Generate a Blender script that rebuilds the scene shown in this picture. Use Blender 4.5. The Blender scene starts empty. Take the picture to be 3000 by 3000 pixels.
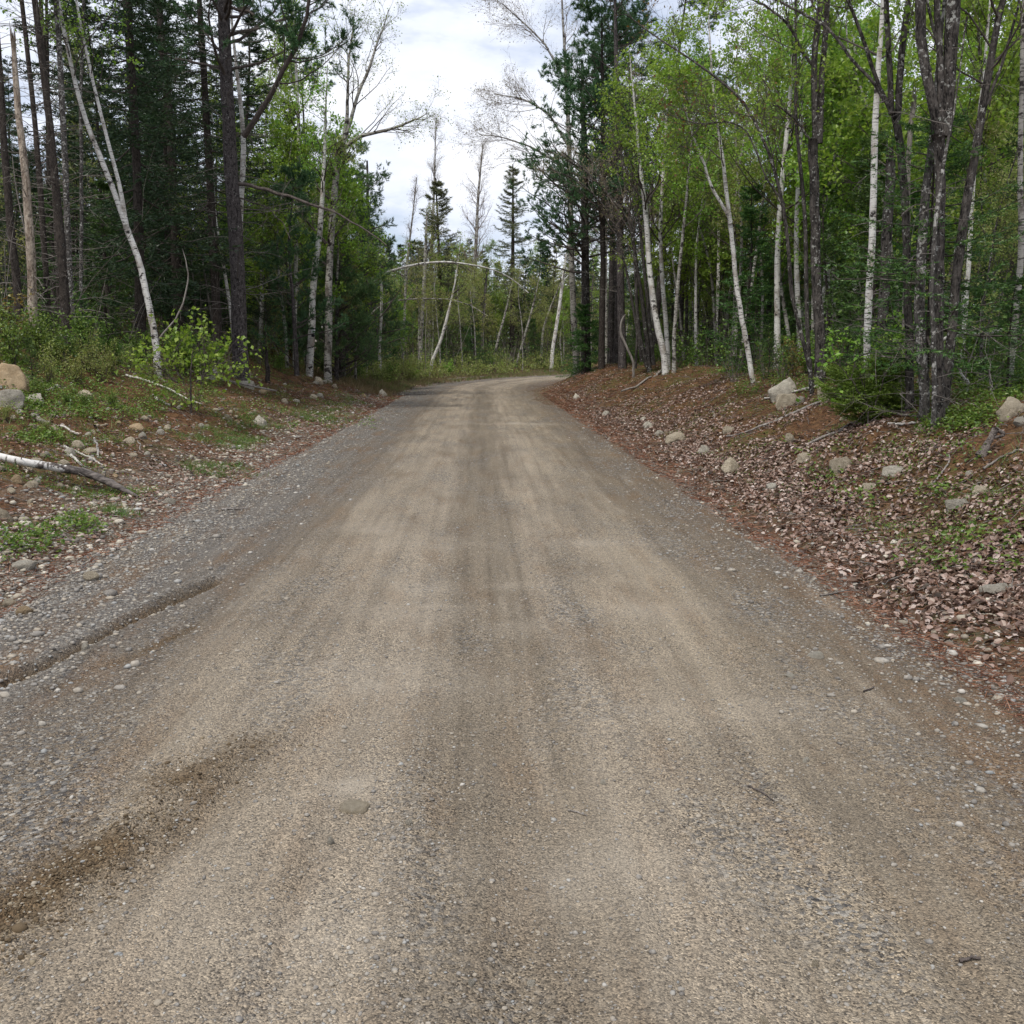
import bpy, math
import numpy as np

# ------------------------------------------------------------------ camera, sky, sun, exposure
SC = bpy.context.scene
COL = SC.collection
PITCH = math.radians(8.79)
CAM = np.array([0.0, 0.0, 1.6])
cam_d = bpy.data.cameras.new("camera")
cam_d.sensor_width = 36.0
cam_d.lens = 36.0
cam_d.clip_start = 0.05
cam_d.clip_end = 2000.0
cam = bpy.data.objects.new("camera", cam_d)
cam.location = CAM
cam.rotation_euler = (math.pi / 2 - PITCH, 0, 0)
COL.objects.link(cam)
SC.camera = cam

SUN_DIR = np.array([-0.24, -0.40, 0.88])          # towards the sun
SUN_DIR = SUN_DIR / np.linalg.norm(SUN_DIR)
sun_d = bpy.data.lights.new("sun", "SUN")
sun_d.energy = 2.9
sun_d.angle = math.radians(8)
sun_d.color = (1.0, 0.95, 0.87)
sun = bpy.data.objects.new("sun", sun_d)
from mathutils import Vector
sun.rotation_euler = Vector((-SUN_DIR[0], -SUN_DIR[1], -SUN_DIR[2])).to_track_quat('-Z', 'Y').to_euler()
sun.location = (0, 0, 30)
COL.objects.link(sun)

world = bpy.data.worlds.new("World")
SC.world = world
world.use_nodes = True
wt = world.node_tree
wt.nodes.clear()


def N(nt, typ, ins=None, **props):
    nd = nt.nodes.new(typ)
    for k, v in props.items():
        setattr(nd, k, v)
    for k, v in (ins or {}).items():
        s = nd.inputs[k]
        if isinstance(v, bpy.types.NodeSocket):
            nt.links.new(v, s)
        else:
            s.default_value = v
    return nd


def rgba(c):
    return (c[0], c[1], c[2], 1.0)


def ramp(nt, fac, stops, interp='LINEAR'):
    nd = nt.nodes.new('ShaderNodeValToRGB')
    cr = nd.color_ramp
    cr.interpolation = interp
    while len(cr.elements) < len(stops):
        cr.elements.new(0.5)
    for e, (p, c) in zip(cr.elements, stops):
        e.position = p
        e.color = rgba(c) if not np.isscalar(c) else (c, c, c, 1)
    nt.links.new(fac, nd.inputs[0])
    return nd.outputs[0]


def mix(nt, fac, a, b, blend='MIX'):
    nd = nt.nodes.new('ShaderNodeMix')
    nd.data_type = 'RGBA'
    nd.blend_type = blend
    for i, v in ((0, fac), (6, a), (7, b)):
        if isinstance(v, bpy.types.NodeSocket):
            nt.links.new(v, nd.inputs[i])
        elif i == 0:
            nd.inputs[0].default_value = v
        else:
            nd.inputs[i].default_value = rgba(v)
    return nd.outputs[2]


def math_(nt, op, a, b=0.0, c=None, clamp=False):
    nd = nt.nodes.new('ShaderNodeMath')
    nd.operation = op
    nd.use_clamp = clamp
    for i, v in enumerate((a, b) if c is None else (a, b, c)):
        if isinstance(v, bpy.types.NodeSocket):
            nt.links.new(v, nd.inputs[i])
        else:
            nd.inputs[i].default_value = v
    return nd.outputs[0]


def noise(nt, vec, scale, detail=3.0, rough=0.55, out=0):
    nd = N(nt, 'ShaderNodeTexNoise', {'Scale': scale, 'Detail': detail, 'Roughness': rough})
    if vec is not None:
        nt.links.new(vec, nd.inputs['Vector'])
    return nd.outputs[out]


def vscale(nt, vec, s):
    nd = N(nt, 'ShaderNodeVectorMath', {0: vec, 1: s}, operation='MULTIPLY')
    return nd.outputs[0]


def maprange(nt, v, a, b, c=0.0, d=1.0):
    nd = N(nt, 'ShaderNodeMapRange', {0: v, 1: a, 2: b, 3: c, 4: d})
    nd.clamp = True
    return nd.outputs[0]


wc = N(wt, 'ShaderNodeTexCoord')
sky = N(wt, 'ShaderNodeTexSky')
sky.sky_type = 'NISHITA'
sky.sun_disc = False
sky.sun_elevation = math.asin(SUN_DIR[2])
sky.sun_rotation = math.atan2(SUN_DIR[0], SUN_DIR[1])
sv = vscale(wt, wc.outputs['Generated'], (1.0, 1.0, 2.6))
c1 = noise(wt, sv, 3.2, 6, 0.55)
c2 = noise(wt, sv, 9.0, 5, 0.6)
cc = math_(wt, 'ADD', math_(wt, 'MULTIPLY', c1, 0.7), math_(wt, 'MULTIPLY', c2, 0.3))
cloudcol = ramp(wt, cc, [(0.32, (6.4, 7.4, 9.6)), (0.47, (8.0, 8.6, 10.0)), (0.60, (10.0, 10.2, 10.8))])
cov = maprange(wt, cc, 0.37, 0.50, 0.42, 1.0)
wcol = mix(wt, cov, sky.outputs[0], cloudcol)
bg = N(wt, 'ShaderNodeBackground', {'Color': wcol, 'Strength': 0.1})
wo = N(wt, 'ShaderNodeOutputWorld', {'Surface': bg.outputs[0]})

SC.view_settings.view_transform = 'Standard'
SC.view_settings.look = 'None'
SC.view_settings.gamma = 1.0
SC.view_settings.use_curve_mapping = False
SC.view_settings.exposure = 0.15
SC.render.engine = 'CYCLES'
SC.cycles.max_bounces = 6
SC.cycles.diffuse_bounces = 3
SC.cycles.glossy_bounces = 2
SC.cycles.transmission_bounces = 4
SC.cycles.transparent_max_bounces = 4
SC.cycles.use_denoising = True
SC.cycles.caustics_reflective = False
SC.cycles.caustics_refractive = False

# ------------------------------------------------------------------ picture geometry helpers (photo pixels, 3000 x 3000)
CP, SP = math.cos(PITCH), math.sin(PITCH)


def ray(X, Y):
    u, v = (X - 1500) / 3000.0, (Y - 1500) / 3000.0
    return np.array([u, CP - v * SP, -SP - v * CP])


def at(X, Y, D):
    d = ray(X, Y)
    return CAM + d * (D / d[1])


def project(p):
    q = np.asarray(p) - CAM
    zc = q[..., 1] * CP - q[..., 2] * SP
    yc = q[..., 1] * SP + q[..., 2] * CP
    return 1500 + 3000 * q[..., 0] / zc, 1500 - 3000 * yc / zc


# ------------------------------------------------------------------ numpy noise
def _h(ix, iy, seed):
    n = (ix.astype(np.int64) * 374761393 + iy.astype(np.int64) * 668265263 + seed * 982451653) & 0x7fffffff
    n = ((n ^ (n >> 13)) * 1274126177) & 0x7fffffff
    n = n ^ (n >> 16)
    return (n & 0xffff) / 65535.0


def vnoise(x, y, seed=0):
    x = np.asarray(x, float); y = np.asarray(y, float)
    ix = np.floor(x); iy = np.floor(y)
    fx = x - ix; fy = y - iy
    fx = fx * fx * (3 - 2 * fx); fy = fy * fy * (3 - 2 * fy)
    a = _h(ix, iy, seed); b = _h(ix + 1, iy, seed); c = _h(ix, iy + 1, seed); d = _h(ix + 1, iy + 1, seed)
    return (a * (1 - fx) + b * fx) * (1 - fy) + (c * (1 - fx) + d * fx) * fy - 0.5


def fbm(x, y, seed=0, oct=3):
    s = 0; a = 1.0
    for k in range(oct):
        s = s + a * vnoise(x * 2 ** k + 17.3 * k, y * 2 ** k - 9.1 * k, seed + k)
        a *= 0.5
    return s


def sstep(a, b, x):
    t = np.clip((x - a) / (b - a), 0, 1)
    return t * t * (3 - 2 * t)


# ------------------------------------------------------------------ lie of the land
_hn = np.array([-0.03, 1.0]) / np.hypot(0.03, 1)
_rn = np.array([1.0, 0.03]) / np.hypot(0.03, 1)
RB = 60.0
SB = 45.0


def road_ts(x, y):
    a = (x + 0.25) * _hn[0] + y * _hn[1]
    b = (x + 0.25) * _rn[0] + y * _rn[1]
    r = np.hypot(a - SB, b - RB)
    t = np.where(a > SB, RB - r, b)
    s = np.where(a > SB, SB + RB * np.arctan2(a - SB, RB - b), a)
    return t, s


def road_xy(t, s):
    th = np.maximum(s - SB, 0) / RB
    a = np.where(s > SB, SB + (RB - t) * np.sin(th), s)
    b = np.where(s > SB, RB - (RB - t) * np.cos(th), t)
    return -0.25 + a * _hn[0] + b * _rn[0], a * _hn[1] + b * _rn[1]


HWL, HWR = 3.15, 3.05


def hwr(s):
    return np.interp(s, [0, 20, 27, 36, 44, 52, 60], [3.05, 3.05, 2.75, 2.05, 2.15, 3.2, 3.3])


def edge_d(x, y):
    """Distance outside the road's edge (negative on the road), and which side: -1 left, +1 right."""
    t, s = road_ts(x, y)
    wob = fbm(s * 0.5, s * 0 + 3.3, 5, 2) * 0.35
    dl = -t - HWL + wob
    dr = t - hwr(s) + wob
    return np.where(t < 0, dl, dr), np.where(t < 0, -1, 1), t, s


def gz(x, y):
    x = np.asarray(x, float); y = np.asarray(y, float)
    d, side, t, s = edge_d(x, y)
    hl = np.interp(d, [-1.2, -0.35, 0, 0.4, 0.9, 2, 3.5, 5, 8, 14, 60, 300], [-.14, -.10, 0, .06, .15, .5, 1.05, 1.5, 1.85, 2.0, 2.6, 5])
    hr = np.interp(d, [-1.2, -0.35, 0, 0.4, 1, 2, 3, 4, 8, 60, 300], [-.14, -.10, 0, .05, .2, .62, .95, 1.12, 1.3, 2.0, 5])
    kl = np.interp(s, [0, 36, 56, 200], [1, 1, .42, .5])
    kr = np.interp(s, [0, 50, 80, 200], [1, 1, .8, .8])
    h = np.where(side < 0, np.where(hl > 0, hl * kl, hl), np.where(hr > 0, hr * kr, hr))
    m = sstep(0.0, 1.2, d)
    n = fbm(x * 0.55, y * 0.55, 11, 3) * 0.26 + fbm(x * 2.3, y * 2.3, 21, 2) * 0.09
    n2 = fbm(x * 7.0, y * 7.0, 31, 2) * 0.03
    return h + m * n + (0.25 + 0.75 * m) * n2


def seg_dist(x, y, pts):
    """Distance to a polyline and the running length there."""
    best = np.full(np.shape(x), 1e9); sgn = np.zeros(np.shape(x))
    for (x0, y0), (x1, y1) in zip(pts[:-1], pts[1:]):
        dx, dy = x1 - x0, y1 - y0
        L2 = dx * dx + dy * dy
        k = np.clip(((x - x0) * dx + (y - y0) * dy) / L2, 0, 1)
        dd = np.hypot(x - x0 - k * dx, y - y0 - k * dy)
        cr = ((x - x0) * dy - (y - y0) * dx) / math.sqrt(L2)
        sgn = np.where(dd < best, cr, sgn)
        best = np.minimum(best, dd)
    return best, sgn


def flat_pts(px):
    out = []
    for X, Y in px:
        d = ray(X, Y)
        k = -CAM[2] / d[2]
        out.append((d[0] * k, d[1] * k))
    return out


RIDGE = flat_pts([(-200, 2860), (0, 2725), (180, 2620), (380, 2480), (560, 2340), (720, 2225), (860, 2150), (960, 2100)])
RIDGE_Y0, RIDGE_Y1 = RIDGE[4][1], RIDGE[-1][1]
RUT = flat_pts([(-150, 2070), (0, 2000), (300, 1865), (520, 1755), (640, 1700)])
RUT2 = flat_pts([(-100, 2130), (60, 2060), (240, 1985), (420, 1915), (560, 1845)])


def zr(x, y, t=None, s=None):
    if t is None:
        t, s = road_ts(x, y)
    z = 0.03 * (1 - (t / 3.1) ** 2)
    z = z + fbm(t * 2.6, s * 0.12, 41, 2) * 0.035 + fbm(t * 9, s * 0.35, 51, 2) * 0.018
    z = z + np.sin(s * 33 + 4 * fbm(t * 3, s * 2, 17, 2)) * 0.006 * sstep(0.05, 0.35, fbm(x * 0.9, y * 0.9, 27, 2)) * np.exp(-((t - 0.9) / 0.45) ** 2)
    z = z + fbm(x * 1.1, y * 1.1, 71, 2) * 0.028 + fbm(x * 22, y * 22, 61, 2) * 0.007
    ed = np.abs(t) - 2.75 + fbm(s * 0.8, t * 0.8, 81, 3) * 0.5
    z = z - 0.16 * np.maximum(ed, 0)
    near = y < 14
    if np.any(near):
        d1, s1 = seg_dist(x, y, RIDGE)
        lump = (0.6 + 1.2 * fbm(x * 14, y * 14, 91, 3)) * (1 - sstep(RIDGE_Y0, RIDGE_Y1, y))
        z = z + np.exp(-(d1 / 0.11) ** 2) * 0.035 * lump - np.exp(-((s1 - 0.2) / 0.1) ** 2) * np.exp(-(d1 / 0.35) ** 2) * 0.025
        d2, s2 = seg_dist(x, y, RUT)
        z = z - np.exp(-(d2 / 0.045) ** 2) * 0.055 + np.exp(-((s2 + 0.08) / 0.06) ** 2) * np.exp(-(d2 / .2) ** 2) * 0.022
        d3, s3 = seg_dist(x, y, RUT2)
        z = z - np.exp(-(d3 / 0.05) ** 2) * 0.022 * (0.5 + lump)
    return z


def ground(x, y):
    return np.maximum(gz(x, y), zr(np.asarray(x, float), np.asarray(y, float)))


def hit(X, Y, far=140.0):
    d = ray(X, Y)
    k = np.geomspace(1.6, far, 2500)
    p = CAM[None] + d[None] * (k / d[1])[:, None]
    below = p[:, 2] < ground(p[:, 0], p[:, 1])
    i = int(np.argmax(below)) if below.any() else len(k) - 1
    q = p[i].copy()
    q[2] = float(ground(q[0], q[1]))
    return q


# ------------------------------------------------------------------ mesh helpers
def mesh_from(name, V, polys, mats):
    """polys: list of (int array (n, k), material index, smooth)."""
    me = bpy.data.meshes.new(name)
    V = np.ascontiguousarray(V, np.float32)
    me.vertices.add(len(V))
    me.vertices.foreach_set("co", V.ravel())
    polys = [p for p in polys if len(p[0])]
    li = np.concatenate([p[0].ravel() for p in polys]).astype(np.int32)
    cnt = np.concatenate([np.full(len(p[0]), p[0].shape[1]) for p in polys])
    ls = np.concatenate([[0], np.cumsum(cnt)[:-1]]).astype(np.int32)
    me.loops.add(len(li))
    me.loops.foreach_set("vertex_index", li)
    me.polygons.add(len(cnt))
    me.polygons.foreach_set("loop_start", ls)
    me.polygons.foreach_set("material_index", np.concatenate([np.full(len(p[0]), p[1]) for p in polys]).astype(np.int32))
    me.polygons.foreach_set("use_smooth", np.concatenate([np.full(len(p[0]), p[2]) for p in polys]).astype(bool))
    for m in mats:
        me.materials.append(m)
    me.update(calc_edges=True)
    return me


class MB:
    def __init__(self):
        self.V = []; self.P = []; self.n = 0

    def add(self, V, F, mi=0, smooth=True):
        if len(F) == 0:
            return
        self.V.append(np.asarray(V, float).reshape(-1, 3))
        self.P.append((np.asarray(F, np.int64) + self.n, mi, smooth))
        self.n += len(self.V[-1])

    def mesh(self, name, mats):
        if not self.V:
            return None
        return mesh_from(name, np.concatenate(self.V), self.P, mats)

    def tubes(self, P, R, k=6, mi=0, rng=None, rough=0.0):
        """P (m, n, 3), R (m, n): one tube per row, its tip closed."""
        m, n, _ = P.shape
        if m == 0:
            return
        T = np.gradient(P, axis=1)
        T /= np.linalg.norm(T, axis=2, keepdims=True) + 1e-9
        main = P[:, -1] - P[:, 0]
        main /= np.linalg.norm(main, axis=1, keepdims=True) + 1e-9
        ref = np.where(np.abs(main[:, 2:3]) > 0.8, np.array([[1.0, 0.13, 0]]), np.array([[0.1, 0, 1.0]]))
        A = np.cross(T, ref[:, None, :])
        A /= np.linalg.norm(A, axis=2, keepdims=True) + 1e-9
        B = np.cross(T, A)
        th = np.arange(k) * 2 * math.pi / k
        Rk = np.repeat(R[:, :, None], k, axis=2)
        if rng is not None and rough > 0:
            Rk = Rk * (1 + rough * (rng.rand(m, n, k) - 0.5))
        V = P[:, :, None, :] + Rk[..., None] * (np.cos(th)[None, None, :, None] * A[:, :, None, :] + np.sin(th)[None, None, :, None] * B[:, :, None, :])
        base = np.arange(m)[:, None, None] * (n * k)
        i = np.arange(n - 1)[None, :, None] * k
        j = np.arange(k)[None, None, :]
        j2 = (j + 1) % k
        F = np.stack(np.broadcast_arrays(base + i + j, base + i + j2, base + i + k + j2, base + i + k + j), axis=-1).reshape(-1, 4)
        self.add(V, F[:, ::-1], mi, True)
        cap = base[:, 0, 0][:, None] + (n - 1) * k + np.arange(k)[None, :]
        self.P.append((cap + self.n - len(self.V[-1]), mi, False))

    def blades(self, p, d, L, w, rng, mi=1):
        """Thin triangles (needles, grass)."""
        m = len(p)
        if m == 0:
            return
        r = rng.randn(m, 3)
        s = np.cross(d, r)
        s /= np.linalg.norm(s, axis=1, keepdims=True) + 1e-9
        L = np.broadcast_to(L, (m,))[:, None]; w = np.broadcast_to(w, (m,))[:, None]
        V = np.stack([p - s * w / 2, p + s * w / 2, p + d * L], axis=1)
        self.add(V, np.arange(3 * m).reshape(m, 3), mi, False)

    def leaves(self, p, d, nrm, L, w, mi=1, fold=0.12):
        m = len(p)
        if m == 0:
            return
        s = np.cross(d, nrm)
        s /= np.linalg.norm(s, axis=1, keepdims=True) + 1e-9
        n2 = np.cross(s, d)
        L = np.broadcast_to(L, (m,))[:, None]; w = np.broadcast_to(w, (m,))[:, None]
        mid = p + d * L * 0.45 + n2 * L * fold
        V = np.stack([p, mid + s * w, p + d * L, mid - s * w], axis=1)
        q = np.arange(4 * m).reshape(m, 4)
        F = np.concatenate([q[:, [0, 1, 2]], q[:, [0, 2, 3]]])
        self.add(V, F, mi, False)


def unit(v):
    return v / (np.linalg.norm(v, axis=-1, keepdims=True) + 1e-9)


def resample(pts, rad, n):
    pts = np.asarray(pts, float); rad = np.asarray(rad, float)
    L = np.concatenate([[0], np.cumsum(np.linalg.norm(np.diff(pts, axis=0), axis=1))])
    u = np.linspace(0, L[-1], n)
    P = np.stack([np.interp(u, L, pts[:, k]) for k in range(3)], axis=1)
    R = np.interp(u, L, rad)
    for _ in range(2):
        P[1:-1] = 0.25 * P[:-2] + 0.5 * P[1:-1] + 0.25 * P[2:]
    return P, R


def sub(rng, P, R, cnt, f0, f1, ang, angj, length, n=5, up=0.3, wob=0.25, rr=0.5, lenj=0.35, tip=0.25, rmin=0.0035, rmax=1.0, flat=0.0):
    """cnt children on every row of P: (P2, R2, f)."""
    m, k, _ = P.shape
    idx = np.repeat(np.arange(m), cnt)
    q = len(idx)
    f = f0 + (f1 - f0) * rng.rand(q)
    seg = f * (k - 1) * 0.9999
    i = seg.astype(int); w = (seg - i)[:, None]
    pos = P[idx, i] * (1 - w) + P[idx, i + 1] * w
    rad = R[idx, i] * (1 - w[:, 0]) + R[idx, i + 1] * w[:, 0]
    tan = unit(P[idx, i + 1] - P[idx, i])
    r = rng.randn(q, 3)
    r[:, 2] *= (1 - flat)
    r = unit(r - (r * tan).sum(1, keepdims=True) * tan)
    a = ang + angj * rng.randn(q)
    d = tan * np.cos(a)[:, None] + r * np.sin(a)[:, None]
    plen = np.linalg.norm(np.diff(P, axis=1), axis=2).sum(1)[idx]
    L = (length(f, plen) if callable(length) else length * np.ones(q)) * (1 + lenj * (2 * rng.rand(q) - 1))
    out = np.zeros((q, n, 3)); out[:, 0] = pos
    cur = unit(d)
    for j in range(1, n):
        out[:, j] = out[:, j - 1] + cur * (L / (n - 1))[:, None]
        cur = cur + wob * rng.randn(q, 3)
        cur[:, 2] += up / (n - 1)
        cur = unit(cur)
    r0 = np.clip(rad * rr * (0.6 + 0.4 * rng.rand(q)), rmin, rmax)
    R2 = r0[:, None] * np.linspace(1, tip, n)[None, :]
    return out, R2, f


def along(rng, P, cnt, f0=0.0, f1=1.0):
    m, k, _ = P.shape
    idx = np.repeat(np.arange(m), cnt)
    f = f0 + (f1 - f0) * rng.rand(len(idx))
    seg = f * (k - 1) * 0.9999
    i = seg.astype(int); w = (seg - i)[:, None]
    return P[idx, i] * (1 - w) + P[idx, i + 1] * w, unit(P[idx, i + 1] - P[idx, i]), f


def leaf_on(mb, rng, P, cnt, size, f0=0.2, jit=0.05, mi=1, wr=0.38, sj=0.5):
    p, t, f = along(rng, P, cnt, f0, 1.0)
    m = len(p)
    p = p + rng.randn(m, 3) * jit
    d = unit(t * 0.4 + rng.randn(m, 3) * 0.8 + np.array([0, 0, -0.35]))
    nrm = unit(rng.randn(m, 3) * 0.7 + np.array([0, 0, 1.0]))
    L = size * (1 + sj * (2 * rng.rand(m) - 1))
    mb.leaves(p, d, nrm, L, L * wr, mi)


# ------------------------------------------------------------------ materials
def new_mat(name):
    m = bpy.data.materials.new(name)
    m.use_nodes = True
    nt = m.node_tree
    nt.nodes.clear()
    return m, nt


def finish(nt, color, rough=0.9, bump=None, bstr=0.3, bdist=0.02, spec=0.25):
    p = N(nt, 'ShaderNodeBsdfPrincipled', {'Roughness': rough, 'Specular IOR Level': spec})
    if isinstance(color, bpy.types.NodeSocket):
        nt.links.new(color, p.inputs['Base Color'])
    else:
        p.inputs['Base Color'].default_value = rgba(color)
    if bump is not None:
        b = N(nt, 'ShaderNodeBump', {'Height': bump, 'Strength': bstr, 'Distance': bdist})
        nt.links.new(b.outputs[0], p.inputs['Normal'])
    N(nt, 'ShaderNodeOutputMaterial', {'Surface': p.outputs[0]})


def objco(nt):
    return N(nt, 'ShaderNodeTexCoord').outputs['Object']


def leaf_mat(name, stops, trans=0.45, rnd=0.25, gloss=0.05):
    m, nt = new_mat(name)
    geo = N(nt, 'ShaderNodeNewGeometry')
    oi = N(nt, 'ShaderNodeObjectInfo')
    col = ramp(nt, geo.outputs['Random Per Island'], stops)
    hsv = N(nt, 'ShaderNodeHueSaturation', {
        'Hue': math_(nt, 'ADD', 0.5 - 0.02, math_(nt, 'MULTIPLY', oi.outputs['Random'], 0.04)),
        'Value': math_(nt, 'ADD', 1 - rnd / 2, math_(nt, 'MULTIPLY', oi.outputs['Random'], rnd)), 'Color': col})
    d = N(nt, 'ShaderNodeBsdfDiffuse', {'Color': hsv.outputs[0]})
    t = N(nt, 'ShaderNodeBsdfTranslucent', {'Color': hsv.outputs[0]})
    g = N(nt, 'ShaderNodeBsdfGlossy', {'Roughness': 0.45})
    g.inputs['Color'].default_value = (0.6, 0.65, 0.6, 1)
    s = N(nt, 'ShaderNodeMixShader', {0: trans, 1: d.outputs[0], 2: t.outputs[0]})
    s2 = N(nt, 'ShaderNodeMixShader', {0: gloss, 1: s.outputs[0], 2: g.outputs[0]})
    N(nt, 'ShaderNodeOutputMaterial', {'Surface': s2.outputs[0]})
    return m


def bark_plain(name, lo, hi, lichen=None, lich_amt=0.0, zs=0.35, scale=14.0):
    m, nt = new_mat(name)
    co = objco(nt)
    oi = N(nt, 'ShaderNodeObjectInfo')
    off = N(nt, 'ShaderNodeVectorMath', {0: co, 1: N(nt, 'ShaderNodeCombineXYZ', {0: math_(nt, 'MULTIPLY', oi.outputs['Random'], 37.0), 2: math_(nt, 'MULTIPLY', oi.outputs['Random'], 11.0)}).outputs[0]}, operation='ADD').outputs[0]
    v = vscale(nt, off, (1, 1, zs))
    n1 = noise(nt, v, scale, 4, 0.65)
    n2 = noise(nt, v, scale * 4, 3, 0.6)
    f = math_(nt, 'ADD', math_(nt, 'MULTIPLY', n1, 0.65), math_(nt, 'MULTIPLY', n2, 0.35))
    col = ramp(nt, f, [(0.38, lo), (0.62, hi)])
    if lichen is not None:
        l1 = noise(nt, off, 5.0, 4, 0.7)
        l2 = noise(nt, off, 26.0, 2, 0.6)
        lf = math_(nt, 'ADD', math_(nt, 'MULTIPLY', l1, 0.5), math_(nt, 'MULTIPLY', l2, 0.5))
        col = mix(nt, maprange(nt, lf, 0.60 - lich_amt, 0.66 - lich_amt, 0, 0.85), col, lichen)
    finish(nt, col, 0.95, f, 1.0, 0.035, 0.1)
    return m


def bark_birch_mat(name, white=(0.62, 0.60, 0.56), dark=(0.05, 0.045, 0.04), amt=0.0, tint=(0.40, 0.35, 0.30)):
    m, nt = new_mat(name)
    co = objco(nt)
    oi = N(nt, 'ShaderNodeObjectInfo')
    off = N(nt, 'ShaderNodeVectorMath', {0: co, 1: N(nt, 'ShaderNodeCombineXYZ', {0: math_(nt, 'MULTIPLY', oi.outputs['Random'], 23.0), 2: math_(nt, 'MULTIPLY', oi.outputs['Random'], 17.0)}).outputs[0]}, operation='ADD').outputs[0]
    big = noise(nt, vscale(nt, off, (1, 1, 0.7)), 4.0, 4, 0.6)
    base = ramp(nt, big, [(0.35, tint), (0.5, white), (0.7, (white[0] * 1.1, white[1] * 1.1, white[2] * 1.1))])
    ln = noise(nt, vscale(nt, off, (7, 7, 45)), 1.0, 3, 0.65)
    lm = maprange(nt, ln, 0.60 - amt, 0.66 - amt, 0, 0.85)
    col = mix(nt, lm, base, dark)
    pt = noise(nt, vscale(nt, off, (5, 5, 7)), 1.0, 4, 0.7)
    col = mix(nt, maprange(nt, pt, 0.62 - amt, 0.66 - amt), col, dark)
    finish(nt, col, 0.7, math_(nt, 'SUBTRACT', 1.0, lm), 0.25, 0.01, 0.25)
    return m


M = {}
M['birch'] = bark_birch_mat('birch_bark', (0.60, 0.585, 0.55), (0.035, 0.03, 0.027), 0.035, (0.33, 0.29, 0.25))
M['birch_grey'] = bark_birch_mat('grey_birch_bark', (0.36, 0.345, 0.31), (0.035, 0.03, 0.027), 0.07, (0.15, 0.13, 0.11))
M['maple'] = bark_plain('maple_bark', (0.014, 0.0125, 0.012), (0.115, 0.102, 0.092), (0.40, 0.40, 0.37), 0.035)
M['maple_grey'] = bark_plain('grey_maple_bark', (0.03, 0.027, 0.025), (0.13, 0.12, 0.11), (0.44, 0.43, 0.40), 0.075, 0.5, 12)
M['pine'] = bark_plain('pine_bark', (0.022, 0.019, 0.019), (0.14, 0.122, 0.118), (0.34, 0.33, 0.31), 0.02, 0.5, 18.0)
M['spruce'] = bark_plain('spruce_bark', (0.024, 0.020, 0.018), (0.08, 0.067, 0.058), (0.26, 0.26, 0.24), 0.0, 0.5, 20.0)
M['dead'] = bark_plain('dead_wood', (0.16, 0.14, 0.125), (0.36, 0.33, 0.30), None, 0, 0.15, 20.0)
M['snag'] = bark_plain('peeled_snag_wood', (0.16, 0.12, 0.09), (0.44, 0.38, 0.31), (0.10, 0.08, 0.065), 0.08, 0.3, 9.0)
M['bleached'] = bark_plain('bleached_wood', (0.42, 0.39, 0.35), (0.66, 0.63, 0.58), None, 0, 0.2, 22)
M['twig'] = bark_plain('twig_bark', (0.055, 0.045, 0.04), (0.13, 0.11, 0.10))
M['twig_red'] = bark_plain('budding_twig_bark', (0.16, 0.13, 0.115), (0.30, 0.25, 0.23))
M['twig_dead'] = bark_plain('dead_twig_wood', (0.11, 0.095, 0.085), (0.26, 0.235, 0.21))
M['log_dark'] = bark_plain('log_bark', (0.05, 0.042, 0.038), (0.22, 0.19, 0.17), None, 0, 1, 16)
M['leaf'] = leaf_mat('fresh_leaf', [(0, (0.14, 0.26, 0.022)), (0.5, (0.22, 0.37, 0.036)), (1, (0.33, 0.45, 0.07))], 0.52)
M['leaf_pale'] = leaf_mat('pale_leaf', [(0, (0.19, 0.24, 0.045)), (0.6, (0.30, 0.35, 0.08)), (1, (0.38, 0.34, 0.15))], 0.52)
M['leaf_bush'] = leaf_mat('bush_leaf', [(0, (0.06, 0.12, 0.016)), (0.5, (0.12, 0.21, 0.03)), (1, (0.24, 0.33, 0.06))], 0.45)
M['leaf_rust'] = leaf_mat('rusty_leaf', [(0, (0.12, 0.06, 0.02)), (0.5, (0.20, 0.13, 0.03)), (1, (0.22, 0.19, 0.04))], 0.4)
M['bud'] = leaf_mat('leaf_bud', [(0, (0.20, 0.13, 0.08)), (0.5, (0.30, 0.24, 0.14)), (1, (0.30, 0.32, 0.14))], 0.45)
M['needle'] = leaf_mat('spruce_needle', [(0, (0.014, 0.034, 0.014)), (0.6, (0.03, 0.066, 0.024)), (1, (0.06, 0.105, 0.036))], 0.22)
M['needle_pine'] = leaf_mat('pine_needle', [(0, (0.028, 0.075, 0.032)), (0.6, (0.065, 0.145, 0.055)), (1, (0.14, 0.22, 0.075))], 0.25)
M['needle_fir'] = leaf_mat('fir_needle', [(0, (0.024, 0.062, 0.014)), (0.6, (0.055, 0.125, 0.026)), (1, (0.15, 0.25, 0.05))], 0.3)
M['needle_bright'] = leaf_mat('young_fir_needle', [(0, (0.075, 0.145, 0.018)), (0.5, (0.17, 0.28, 0.035)), (1, (0.32, 0.42, 0.085))], 0.3)
M['needle_olive'] = leaf_mat('olive_needle', [(0, (0.06, 0.085, 0.035)), (0.6, (0.12, 0.15, 0.06)), (1, (0.24, 0.22, 0.11))], 0.35)
M['needle_light'] = leaf_mat('light_pine_needle', [(0, (0.05, 0.115, 0.045)), (0.6, (0.11, 0.20, 0.07)), (1, (0.22, 0.31, 0.10))], 0.35)
M['grass'] = leaf_mat('grass_blade', [(0, (0.05, 0.11, 0.015)), (0.6, (0.11, 0.21, 0.03)), (1, (0.28, 0.27, 0.10))], 0.4)
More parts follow.
